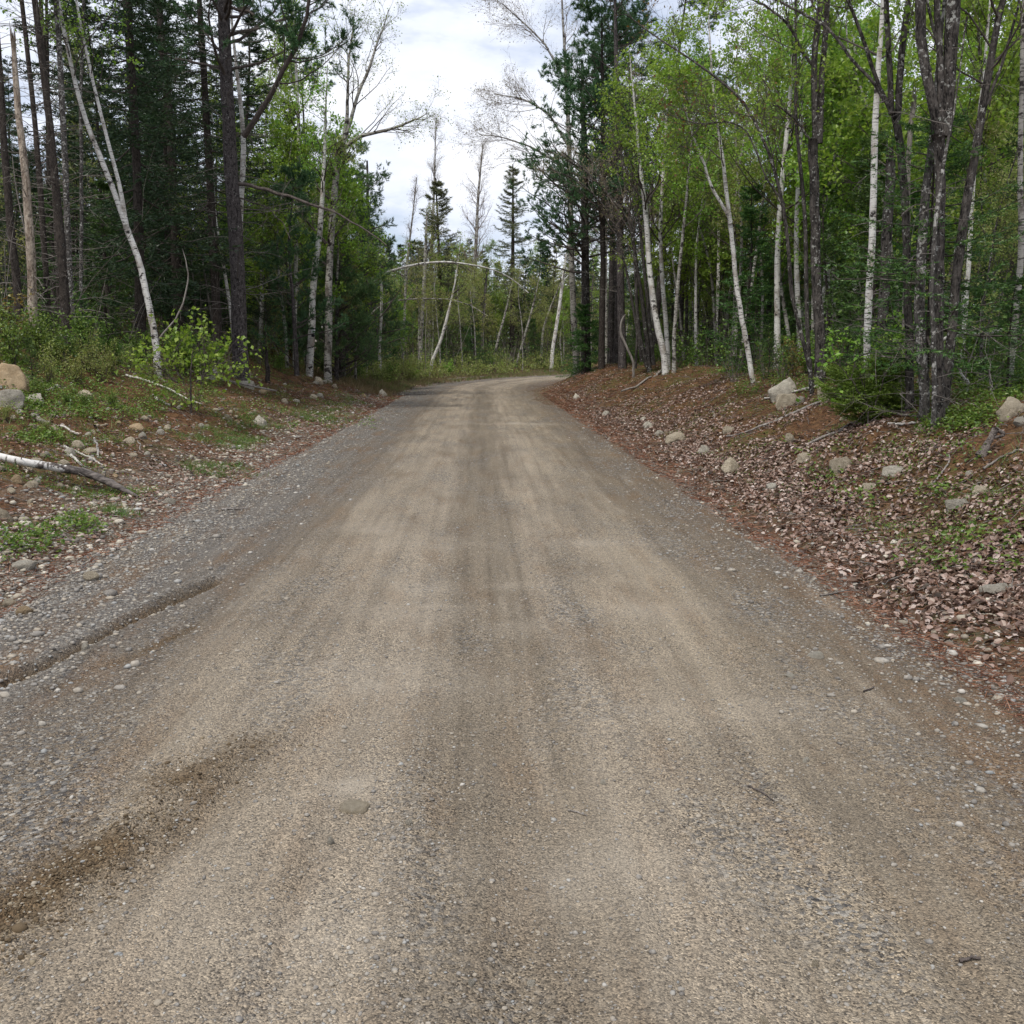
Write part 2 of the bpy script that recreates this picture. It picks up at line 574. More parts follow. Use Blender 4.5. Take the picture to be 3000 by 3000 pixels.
M['litter'] = leaf_mat('fallen_leaf', [(0, (0.04, 0.024, 0.016)), (0.3, (0.12, 0.07, 0.043)), (0.6, (0.27, 0.18, 0.14)), (0.9, (0.40, 0.30, 0.25)), (1, (0.52, 0.44, 0.39))], 0.12, 0.0, 0.06)


def rock_mat(name, lo, hi, spot):
    m, nt = new_mat(name)
    co = objco(nt)
    oi = N(nt, 'ShaderNodeObjectInfo')
    n1 = noise(nt, co, 3.0, 5, 0.6)
    n2 = noise(nt, co, 40.0, 3, 0.7)
    f = math_(nt, 'ADD', math_(nt, 'MULTIPLY', n1, 0.6), math_(nt, 'MULTIPLY', n2, 0.4))
    col = ramp(nt, f, [(0.35, lo), (0.62, hi)])
    l = noise(nt, co, 7.0, 4, 0.7)
    col = mix(nt, maprange(nt, l, 0.58, 0.68, 0, 0.7), col, spot)
    hs = N(nt, 'ShaderNodeHueSaturation', {'Value': math_(nt, 'ADD', 0.8, math_(nt, 'MULTIPLY', oi.outputs['Random'], 0.45)), 'Color': col})
    finish(nt, hs.outputs[0], 0.92, f, 0.9, 0.12, 0.15)
    return m


M['rock_tan'] = rock_mat('tan_granite', (0.42, 0.35, 0.25), (0.62, 0.54, 0.41), (0.33, 0.28, 0.20))
M['rock_grey'] = rock_mat('grey_granite', (0.40, 0.365, 0.30), (0.62, 0.57, 0.475), (0.28, 0.25, 0.195))
M['rock_orange'] = rock_mat('ochre_rock', (0.44, 0.31, 0.18), (0.62, 0.48, 0.31), (0.42, 0.30, 0.19))

mg, nt = new_mat('gravel_stone')
geo = N(nt, 'ShaderNodeNewGeometry')
gcol = ramp(nt, geo.outputs['Random Per Island'], [(0, (0.09, 0.085, 0.08)), (0.25, (0.17, 0.165, 0.16)), (0.5, (0.27, 0.25, 0.22)), (0.75, (0.34, 0.29, 0.22)), (0.93, (0.26, 0.28, 0.29)), (1, (0.5, 0.47, 0.42))])
gn = noise(nt, objco(nt), 60, 3)
finish(nt, mix(nt, 0.35, gcol, ramp(nt, gn, [(0.3, (0.08, .07, .06)), (0.7, (0.5, .45, .38))])), 0.9, gn, 0.3, 0.01, 0.2)
M['gravel'] = mg

# road: lateral position and length run in the UV map "st"
mr, nt = new_mat('road_gravel')
uv = N(nt, 'ShaderNodeUVMap', uv_map='st').outputs[0]
sep = N(nt, 'ShaderNodeSeparateXYZ', {0: uv})
co = objco(nt)
warp = noise(nt, vscale(nt, uv, (1.2, 0.10, 1)), 1.0, 3, 0.6)
warp2 = noise(nt, vscale(nt, uv, (5.0, 0.35, 1)), 1.0, 3, 0.6)
tt = math_(nt, 'ADD', sep.outputs[0], math_(nt, 'ADD', math_(nt, 'MULTIPLY_ADD', warp, 1.1, -0.55), math_(nt, 'MULTIPLY_ADD', warp2, 0.5, -0.25)))
tn = math_(nt, 'DIVIDE', math_(nt, 'ADD', tt, 3.5), 7.0)


def tp(t):
    return (t + 3.5) / 7.0


band = ramp(nt, tn, [(tp(-3.3), (0.13, 0.10, 0.075)), (tp(-2.8), (0.175, 0.15, 0.125)), (tp(-2.0), (0.20, 0.18, 0.155)), (tp(-1.35), (0.205, 0.17, 0.13)),
                     (tp(-1.0), (0.36, 0.305, 0.23)), (tp(-0.2), (0.375, 0.318, 0.242)), (tp(0.1), (0.26, 0.218, 0.162)), (tp(0.42), (0.265, 0.222, 0.165)),
                     (tp(0.7), (0.38, 0.322, 0.244)), (tp(1.4), (0.355, 0.30, 0.222)), (tp(1.85), (0.255, 0.21, 0.152)), (tp(2.4), (0.19, 0.15, 0.105)), (tp(2.9), (0.125, 0.088, 0.058)), (tp(3.3), (0.10, 0.062, 0.036))])
patch = noise(nt, vscale(nt, uv, (1.5, 0.42, 1)), 1.0, 4, 0.6)
band = mix(nt, maprange(nt, patch, 0.46, 0.66, 0, 0.55), band, (0.20, 0.165, 0.122))
patch2 = noise(nt, vscale(nt, uv, (3.4, 0.5, 1)), 1.0, 4, 0.65)
band = mix(nt, maprange(nt, patch2, 0.58, 0.72, 0, 0.6), band, (0.40, 0.345, 0.265))
strk = noise(nt, vscale(nt, uv, (9.0, 0.22, 1)), 1.0, 3, 0.6)
band = mix(nt, 0.7, band, ramp(nt, strk, [(0.32, (0.72, 0.71, 0.70)), (0.5, (1, 1, 1)), (0.68, (1.2, 1.19, 1.17))]), 'MULTIPLY')
v1 = N(nt, 'ShaderNodeTexVoronoi', {'Vector': co, 'Scale': 175.0})
v2 = N(nt, 'ShaderNodeTexVoronoi', {'Vector': co, 'Scale': 62.0})
g1 = N(nt, 'ShaderNodeSeparateColor', {0: v1.outputs['Color']})
g2 = N(nt, 'ShaderNodeSeparateColor', {0: v2.outputs['Color']})
edgy = math_(nt, 'ABSOLUTE', math_(nt, 'SUBTRACT', sep.outputs[0], 0.35))
cz = math_(nt, 'ADD', noise(nt, vscale(nt, uv, (1.4, 0.4, 1)), 1.3, 3), maprange(nt, edgy, 1.2, 2.8, -0.06, 0.16))
coarse = math_(nt, 'MULTIPLY', maprange(nt, g2.outputs[0], 0.55, 0.6), maprange(nt, cz, 0.42, 0.64, 0.06, 0.85))
grain = ramp(nt, g1.outputs[0], [(0.0, (0.14, 0.14, 0.155)), (0.22, (0.50, 0.50, 0.51)), (0.5, (0.98, 0.96, 0.93)), (0.85, (1.3, 1.26, 1.2)), (1.0, (2.0, 1.95, 1.85))])
dust = N(nt, 'ShaderNodeAttribute', attribute_name='dust').outputs['Fac']
band = mix(nt, math_(nt, 'MULTIPLY', dust, 0.85), band, (0.50, 0.435, 0.34))
pack = maprange(nt, noise(nt, vscale(nt, uv, (1.8, 0.5, 1)), 1.0, 4, 0.65), 0.38, 0.60, 0.55, 1.0)
pack = math_(nt, 'MULTIPLY', pack, math_(nt, 'SUBTRACT', 1.0, math_(nt, 'MULTIPLY', dust, 0.7)))
band = mix(nt, 1.0, band, (0.80, 0.805, 0.83), 'MULTIPLY')
col = mix(nt, pack, band, grain, 'MULTIPLY')
cgrain = ramp(nt, g2.outputs[1], [(0.0, (0.05, 0.05, 0.052)), (0.4, (0.13, 0.128, 0.127)), (0.75, (0.25, 0.235, 0.21)), (1.0, (0.44, 0.41, 0.36))])
col = mix(nt, coarse, col, cgrain)
wet_shade = N(nt, 'ShaderNodeAttribute', attribute_name='moist_shade').outputs['Fac']
col = mix(nt, math_(nt, 'MULTIPLY', wet_shade, 0.92), col, mix(nt, 0.85, (0.115, 0.08, 0.046), grain, 'MULTIPLY'))  # one dark brown for damp ridge soil and painted rut shade
rust = noise(nt, vscale(nt, uv, (2.2, 0.5, 1)), 1.7, 4, 0.65)
col = mix(nt, math_(nt, 'MULTIPLY', maprange(nt, rust, 0.50, 0.70, 0, 0.75), maprange(nt, edgy, 1.3, 2.9, 0.35, 1.0)), col, mix(nt, 0.8, (0.19, 0.115, 0.06), grain, 'MULTIPLY'))
ndl = noise(nt, vscale(nt, co, (24, 110, 60)), 1.0, 3, 0.7)
col = mix(nt, math_(nt, 'MULTIPLY', maprange(nt, ndl, 0.55, 0.62, 0, 0.8), maprange(nt, sep.outputs[0], 1.9, 3.0)), col, (0.23, 0.10, 0.045))
bh = math_(nt, 'ADD', math_(nt, 'MULTIPLY', v1.outputs['Distance'], -0.6), math_(nt, 'MULTIPLY', math_(nt, 'MULTIPLY', v2.outputs['Distance'], coarse), -1.6))
bh = math_(nt, 'ADD', bh, math_(nt, 'MULTIPLY', noise(nt, co, 30, 4, 0.7), 1.5))
finish(nt, col, 0.95, bh, 0.9, 0.013, 0.1)
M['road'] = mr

# forest floor
ms, nt = new_mat('forest_soil')
co = objco(nt)
n1 = noise(nt, co, 0.8, 5, 0.6)
n2 = noise(nt, co, 5.0, 5, 0.65)
n3 = noise(nt, co, 34.0, 4, 0.7)
n4 = noise(nt, vscale(nt, co, (90, 30, 60)), 1.0, 3, 0.7)
soil = ramp(nt, n2, [(0.30, (0.035, 0.024, 0.016)), (0.46, (0.085, 0.05, 0.028)), (0.60, (0.145, 0.08, 0.04)), (0.75, (0.20, 0.135, 0.08))])
soil = mix(nt, 0.8, soil, ramp(nt, n3, [(0.3, (0.35, 0.34, 0.33)), (0.5, (0.95, 0.95, 0.95)), (0.7, (1.7, 1.65, 1.6))]), 'MULTIPLY')
soil = mix(nt, maprange(nt, n4, 0.55, 0.61, 0, 0.65), soil, (0.24, 0.13, 0.065))
n5 = noise(nt, vscale(nt, co, (26, 80, 60)), 1.0, 3, 0.7)
soil = mix(nt, maprange(nt, n5, 0.57, 0.62, 0, 0.6), soil, (0.03, 0.022, 0.016))
moss = math_(nt, 'MULTIPLY', maprange(nt, n1, 0.47, 0.62), maprange(nt, noise(nt, co, 9.0, 4), 0.40, 0.6))
moss = math_(nt, 'MULTIPLY', moss, 0.75)
soil = mix(nt, moss, soil, ramp(nt, n3, [(0.3, (0.035, 0.045, 0.012)), (0.7, (0.13, 0.15, 0.04))]))
eg = N(nt, 'ShaderNodeAttribute', attribute_name='verge').outputs['Fac']
vv = N(nt, 'ShaderNodeTexVoronoi', {'Vector': co, 'Scale': 38.0})
vg = N(nt, 'ShaderNodeSeparateColor', {0: vv.outputs['Color']})
grv = ramp(nt, vg.outputs[0], [(0, (0.07, 0.055, 0.042)), (0.5, (0.16, 0.135, 0.11)), (0.85, (0.28, 0.25, 0.21)), (1, (0.46, 0.42, 0.37))])
soil = mix(nt, math_(nt, 'MULTIPLY', eg, maprange(nt, n2, 0.35, 0.6, 0.25, 0.95)), soil, grv)
bh = math_(nt, 'ADD', n3, math_(nt, 'MULTIPLY', n2, 1.5))
finish(nt, soil, 0.97, bh, 0.9, 0.04, 0.08)
M['soil'] = ms

m_, nt = new_mat('grey_plastic'); finish(nt, (0.60, 0.61, 0.65), 0.5); M['tag_grey'] = m_
m_, nt = new_mat('black_strap'); finish(nt, (0.012, 0.012, 0.018), 0.6); M['tag_black'] = m_


# ------------------------------------------------------------------ scene objects
def put(name, me, parent=None, loc=(0, 0, 0), rot=(0, 0, 0), scale=(1, 1, 1)):
    o = bpy.data.objects.new(name, me)
    o.location = loc; o.rotation_euler = rot; o.scale = scale
    if parent is not None:
        o.parent = parent
    COL.objects.link(o)
    return o


def tag(o, label=None, cat=None, group=None, kind=None):
    if label: o['label'] = label
    if cat: o['category'] = cat
    if group: o['group'] = group
    if kind: o['kind'] = kind
    return o


# --- the ground: one sheet to the horizon
def spaced(fine0, fine1, step, grow, lim0, lim1):
    mid = list(np.arange(fine0, fine1 + 1e-6, step))
    s = step
    while mid[-1] < lim1:
        s *= grow; mid.append(mid[-1] + s)
    s = step
    while mid[0] > lim0:
        s *= grow; mid.insert(0, mid[0] - s)
    return np.array(mid)


gx = spaced(-9.5, 8.0, 0.07, 1.06, -500, 500)
gy = [-40.0, -25, -15, -8, -4, -2]
yv = 0.0
while yv < 900:
    gy.append(yv); yv += 0.07 + max(0, yv - 7) * 0.011
gy = np.array(gy)
X, Y = np.meshgrid(gx, gy)
Z = gz(X, Y)
nx, ny = len(gx), len(gy)
q = (np.arange(ny - 1)[:, None] * nx + np.arange(nx - 1)[None, :]).ravel()
F = np.stack([q, q + 1, q + nx + 1, q + nx], axis=1)
me = mesh_from('forest_floor', np.stack([X, Y, Z], -1).reshape(-1, 3), [(F, 0, True)], [M['soil']])
dd, side, _, ss = edge_d(X, Y)
vg_ = sstep(1.5, 0.1, dd + fbm(X * 1.5, Y * 1.5, 7, 2) * 0.9) * np.where(side < 0, 1.0, 0.35)
at_ = me.attributes.new('verge', 'FLOAT', 'POINT')
at_.data.foreach_set('value', vg_.ravel().astype(np.float32))
tag(put('forest_floor', me), kind='structure')

# --- the road
sv_ = [-30.0, -15, -6, -2, 0]
x0 = 0.5
while x0 < 150:
    sv_.append(x0); x0 += 0.018 * max(1.0, x0 / 2.6)
sv_ = np.array(sv_)
tv_ = np.linspace(-3.75, 3.75, 300)
T_, S_ = np.meshgrid(tv_, sv_)
XR, YR = road_xy(T_, S_)
ZR = zr(XR, YR, T_, S_)
nx, ny = len(tv_), len(sv_)
q = (np.arange(ny - 1)[:, None] * nx + np.arange(nx - 1)[None, :]).ravel()
F = np.stack([q, q + 1, q + nx + 1, q + nx], axis=1)
me = mesh_from('dirt_road', np.stack([XR, YR, ZR], -1).reshape(-1, 3), [(F, 0, True)], [M['road']])
ul = me.uv_layers.new(name='st')
uvv = np.stack([T_, S_], -1).reshape(-1, 2)[F.ravel()]
ul.data.foreach_set('uv', uvv.astype(np.float32).ravel())
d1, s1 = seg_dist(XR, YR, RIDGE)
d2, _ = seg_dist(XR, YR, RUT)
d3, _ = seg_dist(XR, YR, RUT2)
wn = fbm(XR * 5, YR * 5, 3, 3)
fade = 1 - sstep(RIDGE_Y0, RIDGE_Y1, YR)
moist_shade = np.maximum(np.exp(-(d1 / (0.10 + 0.09 * fade)) ** 2) * (0.85 + 1.2 * wn) * fade, np.exp(-(d2 / 0.045) ** 2) * 1.0)  # damp ridge soil, plus the rut edge's shade painted in as dark colour
moist_shade = np.maximum(moist_shade, np.exp(-(d3 / 0.05) ** 2) * (0.45 + 1.2 * wn))  # second rut darkened in broken stretches
moist_shade = np.where(S_ > 16, 0, np.clip(moist_shade, 0, 1))
am = me.attributes.new('moist_shade', 'FLOAT', 'POINT')
am.data.foreach_set('value', moist_shade.ravel().astype(np.float32))
pale = np.zeros_like(XR)
for Xp, Yp, wx, wy, st in [(1036, 2335, .10, .10, 1.0), (1250, 1735, .28, .25, .6), (1230, 1805, .35, .25, .6), (1490, 1730, .16, .16, .45), (1520, 1858, .2, .2, .4), (1930, 1795, .4, .25, .5), (1100, 2010, .5, .3, .6), (1290, 1600, .5, .5, .35),
                           (1520, 1246, .8, .3, .9), (1780, 1600, .5, .2, .5), (1120, 1560, .3, .4, .5), (1700, 2600, .5, .25, .45), (2200, 2100, .6, .3, .4), (930, 2790, .3, .15, .5)]:
    (xp, yp), = flat_pts([(Xp, Yp)])
    pale = np.maximum(pale, st * np.exp(-((XR - xp) / wx) ** 2 - ((YR - yp) / wy) ** 2) * (0.8 + 0.8 * fbm(XR * 6, YR * 6, 13, 3)))
ap = me.attributes.new('dust', 'FLOAT', 'POINT')
ap.data.foreach_set('value', np.clip(pale, 0, 1).ravel().astype(np.float32))
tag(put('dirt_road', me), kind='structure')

# ------------------------------------------------------------------ trees
def broad_crown(mb, rng, P, R, spec, wood=0, leaf=1, twig=None):
    """Limbs, twigs and leaves on the trunks P, R."""
    twig = wood if twig is None else twig
    s = dict(prim=28, f0=0.35, f1=0.98, ang=0.85, plen=2.2, pmin=0.5, up=0.5, sec=6, ter=5, slen=0.42, tlen=0.28, leaves=5, size=0.06, jit=0.05, rr=0.45, wob=0.16, lf0=0.5, wr=0.38, taper=0.75, sec_leaves=0)
    s.update(spec)
    f0, f1 = s['f0'], s['f1']
    A, AR, f = sub(rng, P, R, s['prim'], f0, f1, s['ang'], 0.2, lambda f, L: s['plen'] * (1.0 - s['taper'] * np.clip((f - f0) / (f1 - f0), 0, 1)) + s['pmin'] * 0.3, 8, s['up'], s['wob'], s['rr'], rmin=0.006, rmax=s.get('rmax', 0.05))
    mb.tubes(A, AR, 5, wood)
    if s['sec']:
        B, BR, _ = sub(rng, A, AR, s['sec'], 0.2, 1.0, 0.75, 0.25, lambda f, L: L * s['slen'] * (1.15 - 0.6 * f), 5, s['up'] * 0.6, 0.2, 0.6, rmin=0.004)
        mb.tubes(B, BR, 3, twig)
        if s['ter']:
            C, CR, _ = sub(rng, B, BR, s['ter'], 0.15, 1.0, 0.7, 0.3, s['tlen'], 3, 0.2, 0.25, 0.6, rmin=0.0028)
            mb.tubes(C, CR, 3, twig)
            if s['leaves']:
                leaf_on(mb, rng, C, s['leaves'], s['size'], s['lf0'], s['jit'], leaf, s['wr'])
        if s['sec_leaves']:
            leaf_on(mb, rng, B, s['sec_leaves'], s['size'], 0.3, s['jit'], leaf, s['wr'])


def conifer_crown(mb, rng, trunk, R, spec, wood=0, leaf=1):
    s = dict(cb=0.2, top=0.985, gap=0.34, per=5, maxl=1.8, minl=0.25, el0=-0.25, el1=0.5, droop=0.35, lift=0.35, twigs=11, tw=0.38, need=11, nl=0.10, nw=0.027, bneed=14, pw=0.85, gappy=0.0)
    s.update(spec)
    Lt = np.concatenate([[0], np.cumsum(np.linalg.norm(np.diff(trunk, axis=0), axis=1))])
    H = Lt[-1]
    zs = np.arange(s['cb'] * H, s['top'] * H, s['gap'])
    z = np.repeat(zs, s['per']) + rng.uniform(-0.5, 0.5, len(zs) * s['per']) * s['gap'] * 0.7
    z = np.clip(z, 0.02, H * 0.99)
    if s['gappy'] > 0:
        z = z[rng.rand(len(z)) > s['gappy']]
    m = len(z)
    base = np.stack([np.interp(z, Lt, trunk[:, k]) for k in range(3)], axis=1)
    g = np.clip((z / H - s['cb']) / (1 - s['cb']), 0, 1)
    L = (s['maxl'] * (1 - g) ** s['pw'] * np.clip(0.45 + g / 0.12 * 0.55, 0, 1) + s['minl']) * rng.uniform(0.6, 1.12, m)
    az = rng.rand(m) * 2 * math.pi
    el = s['el0'] + (s['el1'] - s['el0']) * g + rng.randn(m) * 0.12
    n = 6
    fr = np.linspace(0, 1, n)
    hor = np.stack([np.cos(az), np.sin(az), 0 * az], 1)
    P = base[:, None, :] + hor[:, None, :] * (L * np.cos(el))[:, None, None] * fr[None, :, None]
    P[:, :, 2] += (L * np.sin(el))[:, None] * fr[None] + L[:, None] * (-s['droop'] * fr + (s['droop'] * 0.4 + s['lift'] * 0.6) * fr ** 2)[None]
    P += rng.randn(m, n, 3) * 0.03 * L[:, None, None] * fr[None, :, None]
    rb = np.clip(0.010 * L + 0.003, 0.004, 0.03)
    mb.tubes(P, rb[:, None] * np.linspace(1, 0.3, n)[None], 3, wood)
    k = s['twigs'] * 2
    idx = np.repeat(np.arange(m), k)
    f = np.tile(np.concatenate([np.linspace(0.18, 0.97, s['twigs'])] * 2), m) + rng.uniform(-0.03, 0.03, m * k)
    f = np.clip(f, 0.05, 0.99)
    sd = np.tile(np.concatenate([-np.ones(s['twigs']), np.ones(s['twigs'])]), m)
    seg = f * (n - 1) * 0.999
    i = seg.astype(int); w = (seg - i)[:, None]
    p0 = P[idx, i] * (1 - w) + P[idx, i + 1] * w
    t = unit(P[idx, i + 1] - P[idx, i])
    side = unit(np.cross(t, np.array([0, 0, 1.0])))
    a = rng.uniform(0.7, 1.1, len(idx))
    d = t * np.cos(a)[:, None] + side * (sd * np.sin(a))[:, None]
    d[:, 2] -= rng.uniform(-0.1, 0.35, len(idx))
    d = unit(d)
    TL = (L[idx] * s['tw'] * (1.05 - 0.75 * f) + 0.07) * rng.uniform(0.6, 1.2, len(idx))
    tw = np.stack([p0, p0 + d * TL[:, None] * 0.55, p0 + d * TL[:, None] + np.array([0, 0, -0.04]) * TL[:, None]], axis=1)
    for src, cnt, lo in ((tw, s['need'], 0.0), (P, s['bneed'], 0.25)):
        p, t_, f_ = along(rng, src, cnt, lo, 1.0)
        r = rng.randn(len(p), 3)
        r[:, 2] = r[:, 2] * 0.45 + 0.15
        dd_ = unit(t_ * 0.75 + unit(r) * 0.8)
        mb.blades(p, dd_, s['nl'] * rng.uniform(0.6, 1.3, len(p)), s['nw'], rng, leaf)
    return P


def plume_crown(mb, rng, P, R, spec, wood=0, leaf=1):
    """White pine: long open limbs carrying soft tufts of long needles."""
    s = dict(prim=34, f0=0.3, f1=0.98, plen=2.6, sec=7, ter=4, tuft=20, nl=0.125, nw=0.021, ang=1.25, up=0.55, taper=0.7, rr=0.4)
    s.update(spec)
    f0, f1 = s['f0'], s['f1']
    A, AR, f = sub(rng, P, R, s['prim'], f0, f1, s['ang'], 0.15, lambda f, L: s['plen'] * (1.05 - s['taper'] * np.clip((f - f0) / (f1 - f0), 0, 1)), 8, s['up'], 0.12, s['rr'], rmin=0.008, rmax=0.05)
    mb.tubes(A, AR, 5, wood)
    B, BR, _ = sub(rng, A, AR, s['sec'], 0.3, 1.0, 0.8, 0.2, lambda f, L: L * 0.38 * (1.2 - 0.7 * f), 5, 0.35, 0.15, 0.6, rmin=0.005, flat=0.7)
    mb.tubes(B, BR, 3, wood)
    C, CR, _ = sub(rng, B, BR, s['ter'], 0.3, 1.0, 0.6, 0.3, 0.2, 3, 0.3, 0.15, 0.6, rmin=0.004, flat=0.4)
    ends = np.concatenate([C, B[:, -3:, :]])
    p, t, f = along(rng, ends, s['tuft'], 0.3, 1.0)
    d = unit(t * 0.9 + rng.randn(len(p), 3) * 0.65 + np.array([0, 0, 0.15]))
    mb.blades(p, d, s['nl'] * rng.uniform(0.6, 1.25, len(p)), s['nw'], rng, leaf)


def dead_twigs(mb, rng, P, R, cnt, f0, f1, length=0.8, mi=0, sec=3, up=-0.25, ang=1.4):
    A, AR, _ = sub(rng, P, R, cnt, f0, f1, ang, 0.2, length, 5, up, 0.16, 0.2, rmin=0.005, rmax=0.014, lenj=0.6)
    mb.tubes(A, AR, 3, mi)
    if sec:
        B, BR, _ = sub(rng, A, AR, sec, 0.25, 1.0, 0.7, 0.3, lambda f, L: L * 0.35, 3, -0.1, 0.2, 0.6, rmin=0.0035)
        mb.tubes(B, BR, 3, mi)


def sway_trunk(rng, H, r, lean=0.03, wob=0.05, n=18, flare=1.35):
    z = np.linspace(-0.25, H, n)
    ax, ay = rng.randn(2) * lean
    ph = rng.rand(4) * 6.28
    zz = np.clip(z, 0, None) / H
    x = ax * zz * H + wob * np.sin(zz * 5 + ph[0]) * zz * 2 + wob * 0.4 * np.sin(zz * 13 + ph[1]) * zz
    y = ay * zz * H + wob * np.sin(zz * 4.3 + ph[2]) * zz * 2 + wob * 0.4 * np.sin(zz * 12 + ph[3]) * zz
    P = np.stack([x, y, z], 1)
    R = r * (1 - zz) ** 0.8 + 0.008
    R[0] *= flare; R[1] *= 1 + (flare - 1) * 0.35
    return P[None], R[None]


def build_pair(seed, kind, **kw):
    """(trunk mesh, crown mesh, height, spread) of one tree model."""
    rng = np.random.RandomState(seed)
    tb, cb = MB(), MB()
    H = kw.get('H', 12.0); r = kw.get('r', 0.09)
    P, R = sway_trunk(rng, H, r, kw.get('lean', 0.02), kw.get('wob', 0.08))
    tb.tubes(P, R, 8, 0, rng, kw.get('rough', 0.12))
    sp = kw.get('spec', {})
    if kind in ('birch', 'maple', 'bare'):
        broad_crown(cb, rng, P, R, sp, 0, 1)
    elif kind == 'spruce':
        conifer_crown(cb, rng, P[0], R[0], sp, 0, 1)
        if kw.get('dead', 0):
            dead_twigs(cb, rng, P, R, kw['dead'], 0.06, sp.get('cb', 0.2) + 0.1, kw.get('deadlen', 0.8), 2)
    elif kind == 'pine':
        plume_crown(cb, rng, P, R, sp, 0, 1)
        if kw.get('dead', 0):
            dead_twigs(cb, rng, P, R, kw['dead'], 0.08, sp.get('f0', 0.3) + 0.1, kw.get('deadlen', 0.9), 2)
    elif kind == 'dead':
        dead_twigs(cb, rng, P, R, kw.get('dead', 40), 0.1, 1.0, kw.get('deadlen', 0.6), 0)
    return tb.mesh(kw['name'] + '_trunk', [M[kw['bark']]]), cb.mesh(kw['name'] + '_crown', [M[x] for x in kw['mats']]), H


PROTO = {}


def proto(key, n, kind, **kw):
    PROTO[key] = [build_pair(1000 + 17 * i + sum(map(ord, key)), kind, name=key, **kw) for i in range(n)]


proto('spruce', 3, 'spruce', H=13, r=0.11, bark='spruce', mats=['twig', 'needle', 'twig_dead'], dead=22, spec=dict(cb=0.12, maxl=2.1, gap=0.36))
proto('spruce_thin', 2, 'spruce', H=12, r=0.075, bark='spruce', mats=['twig', 'needle', 'twig_dead'], dead=40, deadlen=0.7, spec=dict(cb=0.3, maxl=1.5, gap=0.40, gappy=0.1, twigs=10))
proto('spruce_pole', 3, 'spruce', H=19, r=0.12, lean=0.025, bark='spruce', mats=['twig', 'needle', 'twig_dead'], dead=70, deadlen=1.0, spec=dict(cb=0.62, maxl=1.5, gap=0.5, gappy=0.3, twigs=8))
proto('fir', 3, 'spruce', H=5, r=0.045, bark='spruce', mats=['twig', 'needle_fir', 'twig_dead'], spec=dict(cb=0.04, maxl=1.15, gap=0.24, per=5, twigs=9, need=12, nl=0.075, nw=0.02, el0=-0.1, droop=0.2, gappy=0.1))
proto('olive_spruce', 2, 'spruce', H=11, r=0.09, bark='spruce', mats=['twig', 'needle_olive', 'twig_dead'], dead=18, spec=dict(cb=0.12, maxl=1.5, gap=0.38, gappy=0.2, need=9))
proto('pine', 3, 'pine', H=14, r=0.14, bark='pine', mats=['twig', 'needle_pine', 'twig_dead'], dead=24, spec=dict(prim=44, plen=2.5))
proto('pine_young', 2, 'pine', H=7, r=0.08, bark='pine', mats=['twig', 'needle_pine', 'twig_dead'], spec=dict(prim=46, f0=0.06, plen=2.0, tuft=18))
proto('birch', 4, 'birch', H=12, r=0.075, lean=0.05, wob=0.18, bark='birch', mats=['twig', 'leaf'], spec=dict(prim=30, f0=0.32, plen=2.3, sec=6, ter=5, leaves=10, size=0.066))
proto('birch_sapling', 4, 'birch', H=6, r=0.035, lean=0.06, wob=0.15, bark='birch_grey', mats=['twig', 'leaf'], spec=dict(prim=30, f0=0.28, plen=1.5, sec=6, ter=4, leaves=8, size=0.07))
proto('pale_sapling', 3, 'birch', H=6, r=0.03, lean=0.06, wob=0.15, bark='maple', mats=['twig', 'leaf_pale'], spec=dict(prim=26, f0=0.12, plen=1.5, sec=6, ter=4, leaves=6, size=0.055))
proto('birch_sparse', 3, 'birch', H=11, r=0.065, lean=0.05, wob=0.2, bark='birch_grey', mats=['twig', 'leaf_pale'], spec=dict(prim=26, f0=0.3, plen=2.0, sec=6, ter=5, leaves=5, size=0.06))
proto('maple', 3, 'maple', H=13, r=0.085, lean=0.04, wob=0.2, bark='maple', mats=['twig', 'leaf'], spec=dict(prim=28, f0=0.3, plen=2.8, sec=6, ter=5, leaves=7, size=0.08, ang=0.8))
proto('bare', 3, 'bare', H=14, r=0.08, lean=0.02, wob=0.1, bark='birch_grey', mats=['twig_red', 'bud'], spec=dict(prim=40, f0=0.32, plen=2.6, sec=8, ter=5, leaves=1, size=0.035, ang=0.62, up=0.7, rr=0.4))
proto('dead_pole', 2, 'dead', H=8, r=0.045, lean=0.05, bark='dead', mats=['twig_dead'], dead=60, deadlen=0.9)


def shrub_mesh(seed, name, H, stems, leaves, size, mats, spread=0.5, sec=8, wr=0.4):
    rng = np.random.RandomState(seed)
    mb = MB()
    m = stems
    n = 7
    az = rng.rand(m) * 6.28
    rr = rng.rand(m) * 0.25 * spread
    P = np.zeros((m, n, 3))
    hh = H * rng.uniform(0.5, 1.0, m)
    fr = np.linspace(0, 1, n)
    out = spread * rng.rand(m) * hh * 0.8
    for k, tr in enumerate((np.cos, np.sin)):
        P[:, :, k] = (tr(az) * rr)[:, None] + (tr(az) * out)[:, None] * fr[None] ** 1.4
    P[:, :, 2] = hh[:, None] * fr[None] - 0.08
    P += rng.randn(m, n, 3) * 0.04 * H * fr[None, :, None] * 0.6
    R = np.linspace(1, 0.3, n)[None] * (0.006 + 0.004 * rng.rand(m))[:, None] * (0.5 + 0.5 * H)
    mb.tubes(P, R, 4, 0)
    B, BR, _ = sub(rng, P, R, sec, 0.2, 1.0, 0.85, 0.3, lambda f, L: L * 0.34 * (1.2 - 0.6 * f), 4, 0.25, 0.22, 0.6, rmin=0.0025)
    mb.tubes(B, BR, 3, 0)
    leaf_on(mb, rng, B, leaves, size, 0.1, 0.04 * H, 1, wr)
    return mb.mesh(name, [M[x] for x in mats])


